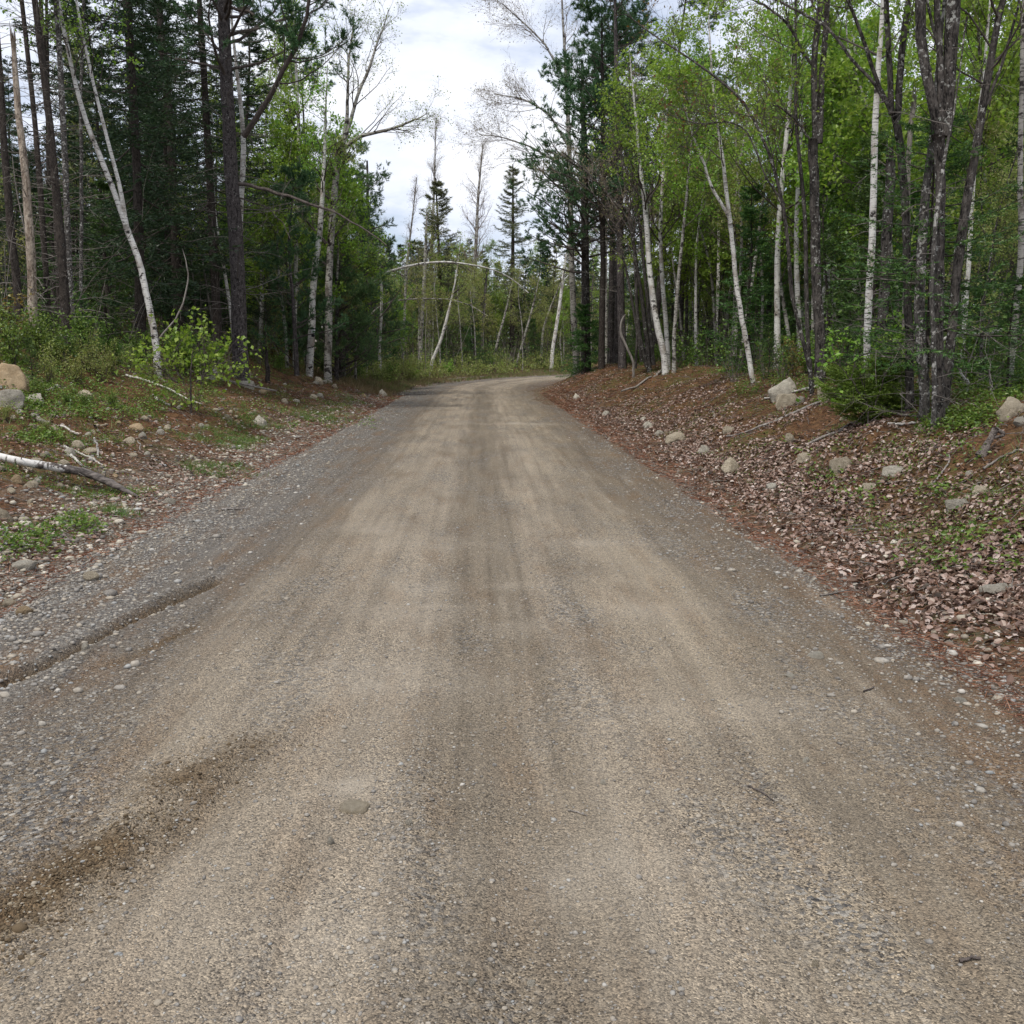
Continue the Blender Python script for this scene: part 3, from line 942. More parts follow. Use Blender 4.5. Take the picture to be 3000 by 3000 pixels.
SHRUB = {
    'green': [shrub_mesh(40 + i, 'green_shrub', 1.3, 9, 14, 0.055, ['twig', 'leaf_bush']) for i in range(3)],
    'bright': [shrub_mesh(50 + i, 'bright_shrub', 1.5, 9, 15, 0.07, ['twig', 'leaf']) for i in range(2)],
    'rust': [shrub_mesh(60 + i, 'rusty_shrub', 1.4, 7, 8, 0.05, ['twig', 'leaf_rust']) for i in range(2)],
    'pale': [shrub_mesh(70 + i, 'pale_shrub', 1.2, 12, 9, 0.045, ['twig', 'leaf_pale'], 0.6) for i in range(2)],
    'bare': [shrub_mesh(80 + i, 'bare_shrub', 1.5, 9, 1, 0.04, ['twig_dead', 'leaf_rust'], 0.8, 9) for i in range(2)],
}

TAKEN = []          # (x, y) of the trees placed one by one


def tree(key, name, x, y, h, label, cat, group=None, rng=None, i=None, lean=0.0):
    rng = rng or np.random.RandomState(int(abs(x * 131 + y * 517)) % 100000)
    tm, cm, H = PROTO[key][rng.randint(len(PROTO[key])) if i is None else i]
    k = h / H
    root = put(name, None, None, (x, y, float(gz(x, y))), (lean * rng.randn(), lean * rng.randn(), rng.rand() * 6.28), (k, k, k))
    root.empty_display_size = 0.3
    tag(root, label, cat, group)
    put('trunk', tm, root)
    put('crown', cm, root)
    return root


def spine(px, D, top=None, dz=None):
    """Trunk line through photo points (X, Y, width px) standing at distance D; top = metres to run on past the last."""
    pts, rad = [], []
    for k, (X, Y, w) in enumerate(px):
        d = D + (dz[k] if dz else 0)
        pts.append(at(X, Y, d)); rad.append(w / 3000.0 * d / 2)
    pts = np.array(pts); rad = np.array(rad)
    if top:
        dr = unit(pts[-1] - pts[-2])
        dr = unit(dr + np.array([0, 0, 0.3]))
        pts = np.vstack([pts, pts[-1] + dr * top * 0.5, pts[-1] + dr * top])
        rad = np.concatenate([rad, [rad[-1] * 0.6, 0.012]])
    return pts, rad


def key_tree(name, label, cat, D, stems, bark, crown=None, seed=0, group=None, rough=0.12, sides=10, n=26, extra=None, snap=True, mats=None, broken=False):
    """A tree traced from the photo: stems = list of (points, top[, dz]); crown = callable(mb, rng, P, R)."""
    rng = np.random.RandomState(seed + 7)
    tb, cb = MB(), MB()
    Ps, Rs = [], []
    base = None
    for k, st in enumerate(stems):
        pts, rad = spine(st[0], D, st[1] if len(st) > 1 else None, st[2] if len(st) > 2 else None)
        if k == 0:
            g = float(gz(pts[0, 0], pts[0, 1]))
            base = np.array([pts[0, 0], pts[0, 1], g])
            if snap:
                if pts[0, 2] > g - 0.1:
                    pts = np.vstack([[pts[0, 0], pts[0, 1], g - 0.25], pts])
                    rad = np.concatenate([[rad[0] * 1.25], rad])
                else:
                    keep = pts[:, 2] > g
                    f = np.argmax(keep)
                    pts = np.vstack([[pts[f, 0], pts[f, 1], g - 0.25], pts[f:]])
                    rad = np.concatenate([[rad[f] * 1.25], rad[f:]])
        P, R = resample(pts - base, rad, n)
        P[1:] += np.cumsum(rng.randn(n - 1, 3) * 0.006, axis=0)
        Ps.append(P); Rs.append(R)
    P, R = np.stack(Ps), np.stack(Rs)
    tb.tubes(P, R, sides, 0, rng, rough)
    if broken:                                   # splintered end
        e, t = P[0, -1], unit(P[0, -1] - P[0, -2])
        pp = e[None] + rng.randn(9, 3) * R[0, -1] * 0.5 - t * 0.05
        tb.tubes(np.stack([pp, pp + t * rng.uniform(0.08, 0.35, (9, 1))], 1), np.tile([[R[0, -1] * 0.35, 0.003]], (9, 1)), 3, 0)
    root = put(name, None, None, base)
    root.empty_display_size = 0.3
    tag(root, label, cat, group)
    put('trunk', tb.mesh(name + '_trunk', [M[bark]]), root)
    if crown:
        crown(cb, rng, P, R)
        cm = cb.mesh(name + '_crown', [M[x] for x in (mats or ['twig', 'leaf', 'twig_dead'])])
        if cm:
            put('crown', cm, root)
    TAKEN.append((base[0], base[1]))
    return root, P, R


def C_broad(**spec):
    return lambda mb, rng, P, R: broad_crown(mb, rng, P, R, spec, 0, 1)


def C_con(dead=0, deadlen=0.9, d1=0.6, **spec):
    def f(mb, rng, P, R):
        conifer_crown(mb, rng, P[0], R[0], spec, 0, 1)
        if dead:
            dead_twigs(mb, rng, P[:1], R[:1], dead, 0.08, d1, deadlen, 2)
    return f


def C_dead(cnt, length=0.7, f0=0.1, f1=1.0, sec=3):
    return lambda mb, rng, P, R: dead_twigs(mb, rng, P, R, cnt, f0, f1, length, 2, sec)


exec_trees = True
# ---- left side, from the edge of the picture inwards
ND = ['twig', 'needle', 'twig_dead']
NP = ['twig', 'needle_pine', 'twig_dead']
LF = ['twig', 'leaf', 'twig_dead']
LP = ['twig', 'leaf_pale', 'twig_dead']
LB = ['twig_red', 'bud', 'twig_dead']

key_tree('spruce_tree', 'dark leaning spruce pole at the far left edge of the photo', 'tree', 21, [([(62, 960, 24), (28, 640, 21), (8, 330, 18), (-12, 60, 16)], 5)], 'spruce', C_con(60, 0.8, 0.75, cb=0.72, maxl=1.3, gap=0.5, twigs=7), 1, 'bare-legged poles on the left', mats=ND)
key_tree('dead_tree', 'pale peeling dead snag with a broken top among dark poles', 'tree', 20, [([(100, 960, 26), (88, 700, 24), (68, 480, 20), (50, 280, 17), (37, 105, 12)],)], 'snag', C_dead(26, 0.45, 0.2), 2, mats=ND, broken=True)
key_tree('spruce_tree', 'thin dark pole between the pale snag and the thickest left pole', 'tree', 23, [([(142, 940, 17), (112, 480, 15), (86, 230, 13), (60, 0, 12)], 6)], 'spruce', C_con(60, 0.7, 0.75, cb=0.74, maxl=1.3, gap=0.5, twigs=7), 3, 'bare-legged poles on the left', mats=ND)
key_tree('spruce_tree', 'thickest dark pole left of the forked white birch', 'tree', 21.5, [([(196, 965, 27), (180, 700, 24), (155, 420, 20), (128, 180, 18), (103, 0, 16)], 6)], 'spruce', C_con(80, 0.9, 0.75, cb=0.72, maxl=1.5, gap=0.5, twigs=8), 4, 'bare-legged poles on the left', mats=ND)
key_tree('spruce_tree', 'slim dark pole crossing close behind the thickest left pole', 'tree', 26, [([(178, 950, 14), (160, 600, 14), (140, 250, 13), (123, 0, 11)], 6)], 'spruce', C_con(50, 0.7, 0.75, cb=0.75, maxl=1.2, gap=0.5, twigs=7), 5, 'bare-legged poles on the left', mats=ND)
key_tree('spruce_tree', 'grey lichened pole just left of the forked white birch', 'tree', 22.5, [([(207, 930, 19), (196, 640, 17), (182, 370, 16), (161, 0, 13)], 6)], 'maple_grey', C_con(60, 0.8, 0.75, cb=0.75, maxl=1.2, gap=0.5, twigs=7), 6, 'bare-legged poles on the left', mats=ND)
key_tree('dead_tree', 'thin grey lichened stem behind the forked white birch', 'tree', 24, [([(238, 960, 10), (240, 600, 10), (238, 300, 9), (244, 20, 8)], 4)], 'maple_grey', C_dead(40, 0.7, 0.2), 8, mats=ND)
key_tree('birch_tree', 'leaning white birch that forks low, on top of the left bank', 'tree', 23, [
    ([(460, 1020, 20), (445, 930, 19), (425, 830, 18), (398, 740, 17), (370, 660, 17)], None),
    ([(372, 668, 16), (345, 590, 15), (310, 500, 14), (278, 420, 13), (240, 330, 12), (208, 210, 11), (186, 110, 10), (163, 0, 9)], 3.5),
    ([(372, 664, 13), (362, 600, 12), (345, 520, 11), (322, 445, 10), (300, 360, 9), (282, 290, 9), (262, 200, 8), (240, 110, 7), (222, 20, 6)], 3.0)],
    'birch', lambda mb, rng, P, R: broad_crown(mb, rng, P[1:], R[1:], dict(prim=14, f0=0.35, plen=1.7, sec=5, ter=4, leaves=5, size=0.06)), 9, mats=LF)
key_tree('bent_sapling', 'thin white sapling bowed like a sickle beside the forked birch', 'sapling', 23, [([(452, 1022, 5), (472, 985, 5), (500, 957, 5.5), (532, 915, 5), (550, 860, 4.5), (556, 810, 4), (552, 770, 3), (538, 735, 2)],)], 'dead', None, 10)

key_tree('spruce_tree', 'dense dark spruce with a thick trunk behind the forked birch', 'tree', 33, [([(528, 1000, 30), (512, 700, 28), (498, 400, 24), (470, 150, 20), (458, 0, 17)], 5)], 'spruce', C_con(20, 0.9, 0.35, cb=0.16, maxl=2.3, gap=0.36, twigs=11), 11, 'dense dark spruces', mats=ND)
key_tree('spruce_tree', 'dense dark spruce left of the big grey pine trunk', 'tree', 31, [([(640, 1030, 27), (625, 700, 24), (607, 400, 20), (588, 100, 17)], 5)], 'spruce', C_con(30, 0.9, 0.4, cb=0.22, maxl=2.1, gap=0.36, twigs=11), 12, 'dense dark spruces', mats=ND)
key_tree('spruce_tree', 'narrow dark spruce behind the fork of the white birch', 'tree', 37, [([(420, 1000, 20), (405, 700, 18), (385, 300, 15), (368, 20, 11)], 4)], 'spruce', C_con(30, 0.9, 0.4, cb=0.2, maxl=1.9, gap=0.36), 13, 'dense dark spruces', mats=ND)


def big_pine(mb, rng, P, R):
    # long dead limb reaching right, the big live limb climbing right, small dead stubs
    root = PINE_BASE
    def limb(px, w, D0, D1):
        pts = np.array([at(X, Y, D0 + (D1 - D0) * i / (len(px) - 1)) for i, (X, Y) in enumerate(px)]) - root
        rad = np.linspace(w[0], w[1], len(px))
        p, r = resample(pts, rad, 16)
        p[1:-1] += rng.randn(14, 3) * 0.015
        mb.tubes(p[None], r[None], 6, 0, rng, 0.15)
        return p, r
    a, ar = limb([(700, 538), (760, 550), (860, 580), (940, 605), (1010, 635), (1080, 680), (1134, 720)], (0.055, 0.012), 27.6, 25.5)
    dead_twigs(mb, rng, a[None], ar[None], 30, 0.2, 1.0, 0.5, 2, 3)
    b, br = limb([(715, 400), (755, 335), (805, 255), (845, 180), (880, 105), (906, 33), (915, -60)], (0.085, 0.04), 27.8, 26.5)
    dead_twigs(mb, rng, b[None], br[None], 10, 0.1, 0.6, 0.7, 2, 3)
    c, cr = limb([(668, 20), (740, 40), (815, 85), (890, 110)], (0.045, 0.015), 28, 27)
    d_, dr = limb([(700, 580), (770, 600), (830, 650), (850, 700)], (0.022, 0.008), 27.8, 27.2)
    dead_twigs(mb, rng, d_[None], dr[None], 8, 0.2, 1, 0.4, 2, 2)
    plume_crown(mb, rng, b[None], br[None], dict(prim=12, f0=0.35, f1=1.0, plen=1.8, ang=1.0, sec=6), 0, 1)
    plume_crown(mb, rng, c[None], cr[None], dict(prim=8, f0=0.3, f1=1.0, plen=1.0, ang=0.9, sec=5), 0, 1)
    plume_crown(mb, rng, P[:1], R[:1], dict(prim=36, f0=0.5, f1=0.98, plen=3.0), 0, 1)
    dead_twigs(mb, rng, P[:1], R[:1], 60, 0.12, 0.62, 1.2, 2, 5)
    dead_twigs(mb, rng, P[:1], R[:1] * 1.6, 14, 0.15, 0.6, 2.2, 2, 7, up=-0.1)


PINE_BASE = at(703, 1062, 28)
PINE_BASE[2] = float(gz(PINE_BASE[0], PINE_BASE[1]))
key_tree('pine_tree', 'big grey barked pine with long bare limbs on the left bank', 'tree', 28, [([(703, 1062, 46), (702, 900, 42), (692, 700, 40), (680, 500, 38), (668, 300, 36), (662, 150, 34), (655, 0, 32)], 6)], 'pine', big_pine, 14, mats=NP, sides=14, rough=0.1)
key_tree('birch_tree', 'broken white birch stem pressed against the big pine', 'tree', 28.9, [([(700, 1045, 14), (700, 800, 14), (704, 660, 14), (704, 580, 14), (712, 470, 15), (714, 395, 13), (702, 300, 11), (697, 225, 9), (680, 100, 7), (674, 0, 6)], 2)], 'birch', C_dead(16, 0.7, 0.45), 15, mats=LF)
key_tree('birch_tree', 'white birch with a small grey box strapped to it, left verge', 'tree', 36, [([(905, 1092, 21), (911.5, 980, 20), (917, 826, 18), (926, 740, 18), (938, 660, 15), (944, 540, 12), (950, 420, 9)], 2.5)], 'birch', C_broad(prim=18, f0=0.5, plen=1.6, sec=5, ter=4, leaves=5, size=0.06), 16, mats=LF)
key_tree('birch_tree', 'slender spotted birch between the big pine and the boxed birch', 'tree', 38, [([(862, 1050, 11), (864, 880, 11), (866, 720, 12), (870, 560, 12), (876, 420, 11), (868, 250, 8)], 4)], 'birch', C_broad(prim=26, f0=0.3, plen=2.2, sec=6, ter=5, leaves=6, size=0.065), 17, mats=LF)
key_tree('birch_tree', 'open crowned birch reaching over the road with bare spreading limbs', 'tree', 37, [
    ([(960, 1070, 22), (965, 800, 20), (978, 600, 19), (985, 500, 18), (1004, 420, 16)], None),
    ([(1004, 424, 13), (1030, 350, 11), (1050, 280, 9), (1085, 200, 8), (1105, 130, 6), (1125, 80, 4)], 0.6),
    ([(1004, 424, 12), (1018, 330, 10), (1020, 240, 8), (1026, 160, 6), (1035, 95, 5)], 0.8),
    ([(1000, 440, 13), (1050, 400, 11), (1100, 390, 9), (1150, 380, 8), (1195, 362, 6), (1232, 347, 4)], 0.3)],
    'birch_grey', lambda mb, rng, P, R: (broad_crown(mb, rng, P[1:], R[1:], dict(prim=14, f0=0.2, plen=1.2, pmin=0.8, sec=6, ter=5, leaves=2, size=0.05, ang=0.6, taper=0.4)), broad_crown(mb, rng, P[:1], R[:1], dict(prim=16, f0=0.45, plen=1.8, sec=6, ter=5, leaves=6, size=0.06))), 18, mats=LP)
key_tree('pine_tree', 'blue-green pine closing the left verge before the bend', 'tree', 44, [([(1000, 1075, 22), (1002, 800, 19), (1005, 600, 14), (1008, 430, 6)],)], 'pine', lambda mb, rng, P, R: plume_crown(mb, rng, P, R, dict(prim=70, f0=0.05, plen=2.9, sec=8, tuft=18)), 19, mats=['twig', 'needle_light', 'twig_dead'])
key_tree('pine_tree', 'short bushy pine whose boughs touch the ground at the left verge', 'tree', 40, [([(985, 1085, 13), (988, 940, 11), (992, 760, 4)],)], 'pine', lambda mb, rng, P, R: plume_crown(mb, rng, P, R, dict(prim=60, f0=0.05, plen=1.9, sec=7, tuft=18, nl=0.11)), 20, mats=['twig', 'needle_light', 'twig_dead'])
key_tree('pine_tree', 'dark topped pine leaning its crown into the sky gap on the left', 'tree', 52, [([(1080, 1080, 19), (1080, 850, 16), (1078, 650, 11), (1075, 470, 5)],)], 'pine', lambda mb, rng, P, R: plume_crown(mb, rng, P, R, dict(prim=46, f0=0.2, plen=2.1, sec=6)), 21, mats=NP)

for X, D, h, mdl, lab in [(962, 39.5, 8.5, 'birch_sapling', 'bright leafy young birch behind the boxed birch'), (1040, 45, 8.0, 'birch_sapling', 'bright leafy young birch right of the blue-green pine'), (900, 41, 9.5, 'birch_sapling', 'tall leafy young birch left of the boxed birch'),
                          (1075, 50, 6.0, 'birch_sapling', 'small leafy birch at the left verge before the far bend'), (840, 36, 8.0, 'birch_sapling', 'leafy young birch right of the big pine'), (1000, 41, 5.0, 'pale_sapling', 'pale yellowish sapling at the foot of the boxed birch')]:
    p_ = at(X, 1060, D)
    tree(mdl, 'birch_sapling' if mdl[0] == 'b' else 'leafy_sapling', p_[0], p_[1], h, lab, 'sapling', None)
    TAKEN.append((p_[0], p_[1]))
key_tree('leafy_sapling', 'yellow-green drooping leaved sapling on the left bank below the pine', 'sapling', 18.5, [([(555, 1118, 5), (560, 1070, 4), (568, 1020, 2)],), ([(575, 1120, 5), (618, 1082, 4), (650, 1052, 2)],), ([(535, 1110, 5), (515, 1075, 4), (500, 1040, 2)],), ([(520, 1120, 4), (480, 1085, 3), (455, 1060, 2)],), ([(590, 1125, 4), (600, 1085, 3), (612, 1040, 2)],)], 'twig', lambda mb, rng, P, R: broad_crown(mb, rng, P, R, dict(prim=11, f0=0.05, plen=0.8, sec=4, ter=0, sec_leaves=4, size=0.075, up=0.0, taper=0.4)), 97, mats=LF)
key_tree('leafy_sapling', 'yellow-green drooping leaved sapling rising out of the bright fir', 'sapling', 13.0, [([(2545, 1195, 4), (2530, 1110, 3), (2505, 1040, 2)],), ([(2560, 1195, 4), (2595, 1090, 3), (2650, 1015, 2)],), ([(2550, 1195, 4), (2480, 1110, 3), (2435, 1060, 2)],)], 'twig', lambda mb, rng, P, R: broad_crown(mb, rng, P, R, dict(prim=6, f0=0.5, plen=0.5, sec=3, ter=0, sec_leaves=4, size=0.06, up=0.0)), 98, mats=LF)
# ---- beyond the bend
key_tree('birch_tree', 'thin white birch standing alone on the grassy verge before the bend', 'tree', 52, [([(1113, 1030, 8), (1117, 930, 8), (1118, 850, 8), (1112, 760, 6)], 1.2)], 'birch', C_broad(prim=10, f0=0.5, plen=1.0, sec=4, ter=4, leaves=4), 22, mats=LF)


def arch(mb, rng, P, R):
    broad_crown(mb, rng, P, R, dict(prim=16, f0=0.45, plen=1.3, pmin=0.8, sec=5, ter=4, leaves=4, size=0.07, up=-0.25, ang=0.7, taper=0.3), 0, 1)


key_tree('bent_birch', 'white birch bowed in a long high arch beyond the bend', 'tree', 54, [([(905, 1085, 8), (930, 985, 8), (985, 900, 7), (1040, 845, 7), (1105, 808, 7), (1180, 783, 7), (1243, 770, 7), (1304, 765, 6), (1370, 771, 5), (1440, 784, 4), (1500, 812, 3), (1550, 856, 2)], None, [-3, -2.5, -2, -1.5, -1, -.5, 0, .5, 1, 1.5, 2, 2.3])], 'birch', arch, 23, mats=['twig', 'leaf_pale', 'twig_dead'], n=40)
key_tree('bent_birch', 'thin pale sapling bowed over below the high white arch', 'tree', 53, [([(1035, 1085, 5), (1045, 1010, 5), (1062, 960, 5), (1084, 922, 5), (1115, 895, 5), (1153, 880, 5), (1230, 873, 4), (1312, 876, 3), (1380, 892, 3), (1430, 925, 2)],)], 'birch_grey', arch, 24, mats=['twig', 'leaf_pale', 'twig_dead'], n=40)
for k, (lab, D, px, br, sd) in enumerate([
    ('white birch leaning right with a stub, at the start of the bend', 63, [(1262, 1066, 10), (1290, 1005, 9), (1312, 930, 8), (1330, 860, 6), (1340, 800, 4)], 'birch', 30),
    ('thin pale stem leaning right in the middle of the far wood', 82, [(1448, 1040, 7), (1462, 980, 7), (1480, 920, 6), (1490, 880, 5)], 'birch_grey', 31),
    ('pale leaning stem rising from a forked foot at the far bend', 82, [(1512, 1072, 7), (1530, 1010, 7), (1550, 940, 6), (1567, 880, 5)], 'birch_grey', 32),
    ('brightest white birch beyond the bend, near the end of the road', 80, [(1616, 1034, 11), (1630, 950, 10), (1642, 870, 9), (1652, 790, 7), (1660, 740, 5)], 'birch', 33),
    ('thin curved birch left of the brightest far birch', 84, [(1586, 1030, 7), (1592, 960, 7), (1612, 900, 5), (1635, 850, 4)], 'birch_grey', 34),
    ('tall spotted birch in the left part of the far wood', 68, [(1230, 1030, 12), (1236, 930, 11), (1243, 820, 11), (1248, 700, 9)], 'birch_grey', 35),
    ('dark paired stems standing mid way along the far wood', 82, [(1412, 1050, 10), (1416, 950, 9), (1424, 850, 8)], 'maple', 36)]):
    key_tree('birch_tree', lab, 'tree', D, [(px, 2.0)], br, C_broad(prim=14, f0=0.55, plen=1.5, sec=5, ter=4, leaves=4, size=0.07), sd, mats=LP)
key_tree('bare_tree', 'tall leafless tree with fine upswept twigs in the sky gap', 'tree', 78, [([(1255, 1060, 13), (1262, 850, 11), (1270, 650, 8), (1276, 500, 5), (1281, 345, 2)],)], 'birch_grey', C_broad(prim=60, f0=0.25, plen=2.3, sec=8, ter=5, leaves=1, size=0.04, ang=0.5, up=0.7, rr=0.35), 40, mats=LB)
key_tree('bare_tree', 'leafless tree with reddish buds in the middle of the sky gap', 'tree', 86, [([(1385, 1060, 13), (1390, 850, 12), (1398, 650, 9), (1402, 560, 7), (1415, 420, 3)],)], 'birch_grey', C_broad(prim=46, f0=0.35, plen=2.8, sec=8, ter=5, leaves=2, size=0.045, ang=0.6, up=0.6, rr=0.35), 41, mats=LB)
key_tree('bare_tree', 'thin leafless tree leaning left of the tall one in the sky gap', 'tree', 70, [([(1180, 1050, 8), (1190, 800, 7), (1204, 660, 5), (1220, 520, 2)],)], 'birch_grey', C_broad(prim=34, f0=0.35, plen=1.6, sec=6, ter=4, leaves=1, size=0.04, ang=0.5, up=0.7), 42, mats=LB)
key_tree('spruce_tree', 'olive green pointed conifer in front of the tall leafless tree', 'tree', 75, [([(1300, 1060, 14), (1290, 850, 11), (1276, 520, 3)],)], 'spruce', C_con(10, 0.8, 0.2, cb=0.08, maxl=3.2, gap=0.36, nl=0.17, nw=0.034, need=9, gappy=0.15, pw=0.75), 43, mats=['twig', 'needle_olive', 'twig_dead'])
key_tree('spruce_tree', 'grey-green pointed conifer near the right of the sky gap', 'tree', 88, [([(1500, 1060, 16), (1502, 800, 12), (1504, 480, 3)],)], 'spruce', C_con(10, 0.8, 0.2, cb=0.1, maxl=3.2, gap=0.38, nl=0.18, nw=0.034, need=9, gappy=0.2, pw=0.75), 44, mats=['twig', 'needle_olive', 'twig_dead'])

# ---- right side, from the bend towards the camera
key_tree('pine_tree', 'dark rough trunked pine at the inside corner of the bend', 'tree', 42, [([(1722, 1108, 26), (1719, 900, 24), (1717, 700, 22), (1716, 500, 20), (1712, 330, 14), (1708, 180, 6)],)], 'maple', lambda mb, rng, P, R: (plume_crown(mb, rng, P, R, dict(prim=64, f0=0.34, plen=3.6, sec=8, taper=0.75, tuft=22)), dead_twigs(mb, rng, P, R, 20, 0.15, 0.5, 1.2, 2, 4)), 50, mats=NP)
key_tree('pine_tree', 'straight black stemmed pine beside the corner of the bend', 'tree', 40, [([(1766, 1092, 17), (1766, 800, 16), (1767, 500, 14), (1766, 250, 11), (1764, 90, 6)], 1)], 'spruce', lambda mb, rng, P, R: (plume_crown(mb, rng, P, R, dict(prim=54, f0=0.4, plen=3.0, sec=7, tuft=22)), dead_twigs(mb, rng, P, R, 30, 0.2, 0.6, 1.3, 2, 4)), 51, mats=NP)
key_tree('pine_tree', 'grey trunked pine behind the bowed dark stems', 'tree', 39, [([(1825, 1060, 24), (1822, 850, 22), (1818, 600, 20), (1812, 300, 15), (1806, 80, 10)], 3)], 'pine', lambda mb, rng, P, R: (plume_crown(mb, rng, P, R, dict(prim=54, f0=0.34, plen=2.8, sec=7, tuft=22)), dead_twigs(mb, rng, P, R, 24, 0.2, 0.6, 1.2, 2, 4)), 52, mats=NP)
key_tree('bare_tree', 'wide leafless tree with reddish twigs spreading into the sky right of the gap', 'tree', 46, [
    ([(1690, 1085, 20), (1676, 800, 17), (1672, 600, 15), (1668, 400, 12), (1655, 150, 8), (1645, -40, 4)], 1.5),
    ([(1672, 600, 8), (1640, 480, 7), (1560, 430, 5), (1470, 400, 3), (1405, 395, 2)], None),
    ([(1668, 430, 8), (1610, 330, 6), (1540, 290, 4), (1450, 275, 2)], None),
    ([(1662, 250, 7), (1600, 130, 5), (1530, 60, 4), (1475, 10, 2)], None)],
    'birch_grey', C_broad(prim=26, f0=0.3, plen=2.2, pmin=0.8, sec=8, ter=5, leaves=1, size=0.05, ang=0.6, up=0.4, rr=0.4, taper=0.5), 58, mats=LB)
key_tree('fir_tree', 'small fir skirting the foot of the corner pine', 'sapling', 41, [([(1718, 1112, 7), (1716, 1000, 5), (1714, 900, 2)],)], 'spruce', C_con(0, cb=0.05, maxl=0.9, gap=0.18, nl=0.08, nw=0.018, need=10), 53, mats=['twig', 'needle_fir', 'twig_dead'])
key_tree('birch_tree', 'white birch with black knots leaning left over the right bank', 'tree', 31, [([(1952, 1058, 19), (1925, 960, 18), (1910, 860, 17), (1898, 740, 15), (1890, 620, 14), (1882, 540, 12), (1872, 460, 10)], 3)], 'birch', C_broad(prim=24, f0=0.42, plen=2.0, sec=6, ter=5, leaves=6, size=0.065), 54, mats=LF)
key_tree('birch_tree', 'second spotted birch close behind the one with black knots', 'tree', 33, [([(1958, 1040, 14), (1948, 920, 13), (1938, 800, 12), (1934, 660, 11), (1940, 540, 10), (1944, 470, 8)], 4)], 'birch', C_broad(prim=28, f0=0.35, plen=2.2, sec=6, ter=5, leaves=6, size=0.065), 55, mats=LF)
key_tree('maple_tree', 'clump of thin dark stems fanning left from one foot on the right bank', 'tree', 34, [
    ([(1905, 1075, 14), (1885, 900, 12), (1862, 760, 10), (1845, 640, 8), (1800, 590, 6), (1720, 500, 4), (1640, 440, 3)], None),
    ([(1915, 1070, 13), (1900, 900, 11), (1880, 740, 9), (1866, 600, 7), (1850, 400, 6)], 2.5),
    ([(1895, 1075, 12), (1868, 960, 10), (1860, 820, 9), (1856, 700, 7), (1830, 560, 5)], 2),
    ([(1862, 1080, 8), (1868, 980, 7), (1864, 880, 6), (1858, 760, 5)], 2),
    ([(1880, 1060, 9), (1840, 800, 7), (1790, 620, 6), (1700, 530, 4), (1600, 490, 2)], None)],
    'maple', lambda mb, rng, P, R: (broad_crown(mb, rng, P, R, dict(prim=10, f0=0.55, plen=1.6, sec=6, ter=5, leaves=2, size=0.04, ang=0.6))), 56, mats=LB)
key_tree('dead_sapling', 'crooked pale dead stem bending beside the dark clump on the right bank', 'sapling', 33, [([(1855, 1055, 7), (1835, 1010, 7), (1818, 975, 7), (1817, 945, 6), (1824, 925, 5), (1832, 918, 3)],)], 'dead', None, 57)
key_tree('birch_tree', 'slim straight pale pole in front of the leafy birches on the right', 'tree', 30, [([(1970, 1118, 11), (1978, 960, 11), (1988, 820, 10), (1997, 720, 9), (2010, 600, 8), (2022, 470, 6)], 2.5)], 'birch_grey', C_broad(prim=16, f0=0.5, plen=1.3, sec=5, ter=4, leaves=6, size=0.06), 58, mats=LF)
key_tree('birch_tree', 'white birch leaning left that forks high, alone at the bank edge', 'tree', 22, [
    ([(2208, 1122, 15), (2195, 1040, 15), (2172, 920, 14), (2152, 780, 13), (2140, 650, 13)], None),
    ([(2140, 655, 12), (2130, 580, 11), (2118, 470, 10), (2106, 400, 9), (2097, 350, 8), (2085, 230, 6)], 2.5),
    ([(2142, 650, 10), (2115, 600, 9), (2082, 555, 8), (2060, 480, 7), (2040, 430, 6), (2022, 385, 5)], 1.0)],
    'birch', lambda mb, rng, P, R: broad_crown(mb, rng, P[1:], R[1:], dict(prim=18, f0=0.2, plen=1.7, sec=6, ter=5, leaves=7, size=0.06)), 59, mats=LF)


def arch_maple(mb, rng, P, R):
    broad_crown(mb, rng, P, R, dict(prim=12, f0=0.4, plen=1.2, pmin=0.5, sec=5, ter=4, leaves=1, size=0.045, ang=0.7), 0, 1)


key_tree('maple_tree', 'dark maple stem arching far left across the leafy birches', 'tree', 17, [
    ([(2382, 1110, 12), (2345, 980, 12), (2316, 840, 11), (2308, 700, 10), (2300, 600, 10), (2268, 480, 9), (2236, 400, 9), (2205, 310, 8), (2150, 255, 7), (2070, 190, 6), (1990, 140, 5), (1900, 80, 4), (1830, 25, 3)], None, [0, 0, 0, 0, 0, 0, 0, .3, .6, .9, 1.2, 1.5, 1.8]),
    ([(2300, 600, 6), (2255, 540, 5), (2190, 375, 4), (2120, 355, 4), (2040, 360, 3), (1960, 330, 2)], None, [0, 0, .3, .6, .9, 1.2])],
    'maple', arch_maple, 60, mats=['twig', 'leaf_rust', 'twig_dead'])
key_tree('maple_tree', 'slender dark stem just left of the double grey maple', 'tree', 17.5, [([(2382, 1118, 13), (2364, 1000, 12), (2362, 820, 12), (2362, 640, 11), (2345, 480, 10), (2334, 370, 9), (2330, 180, 8), (2328, 0, 7)], 3)], 'maple', C_broad(prim=16, f0=0.5, plen=1.8, sec=5, ter=5, leaves=4, size=0.06), 61, mats=LF)
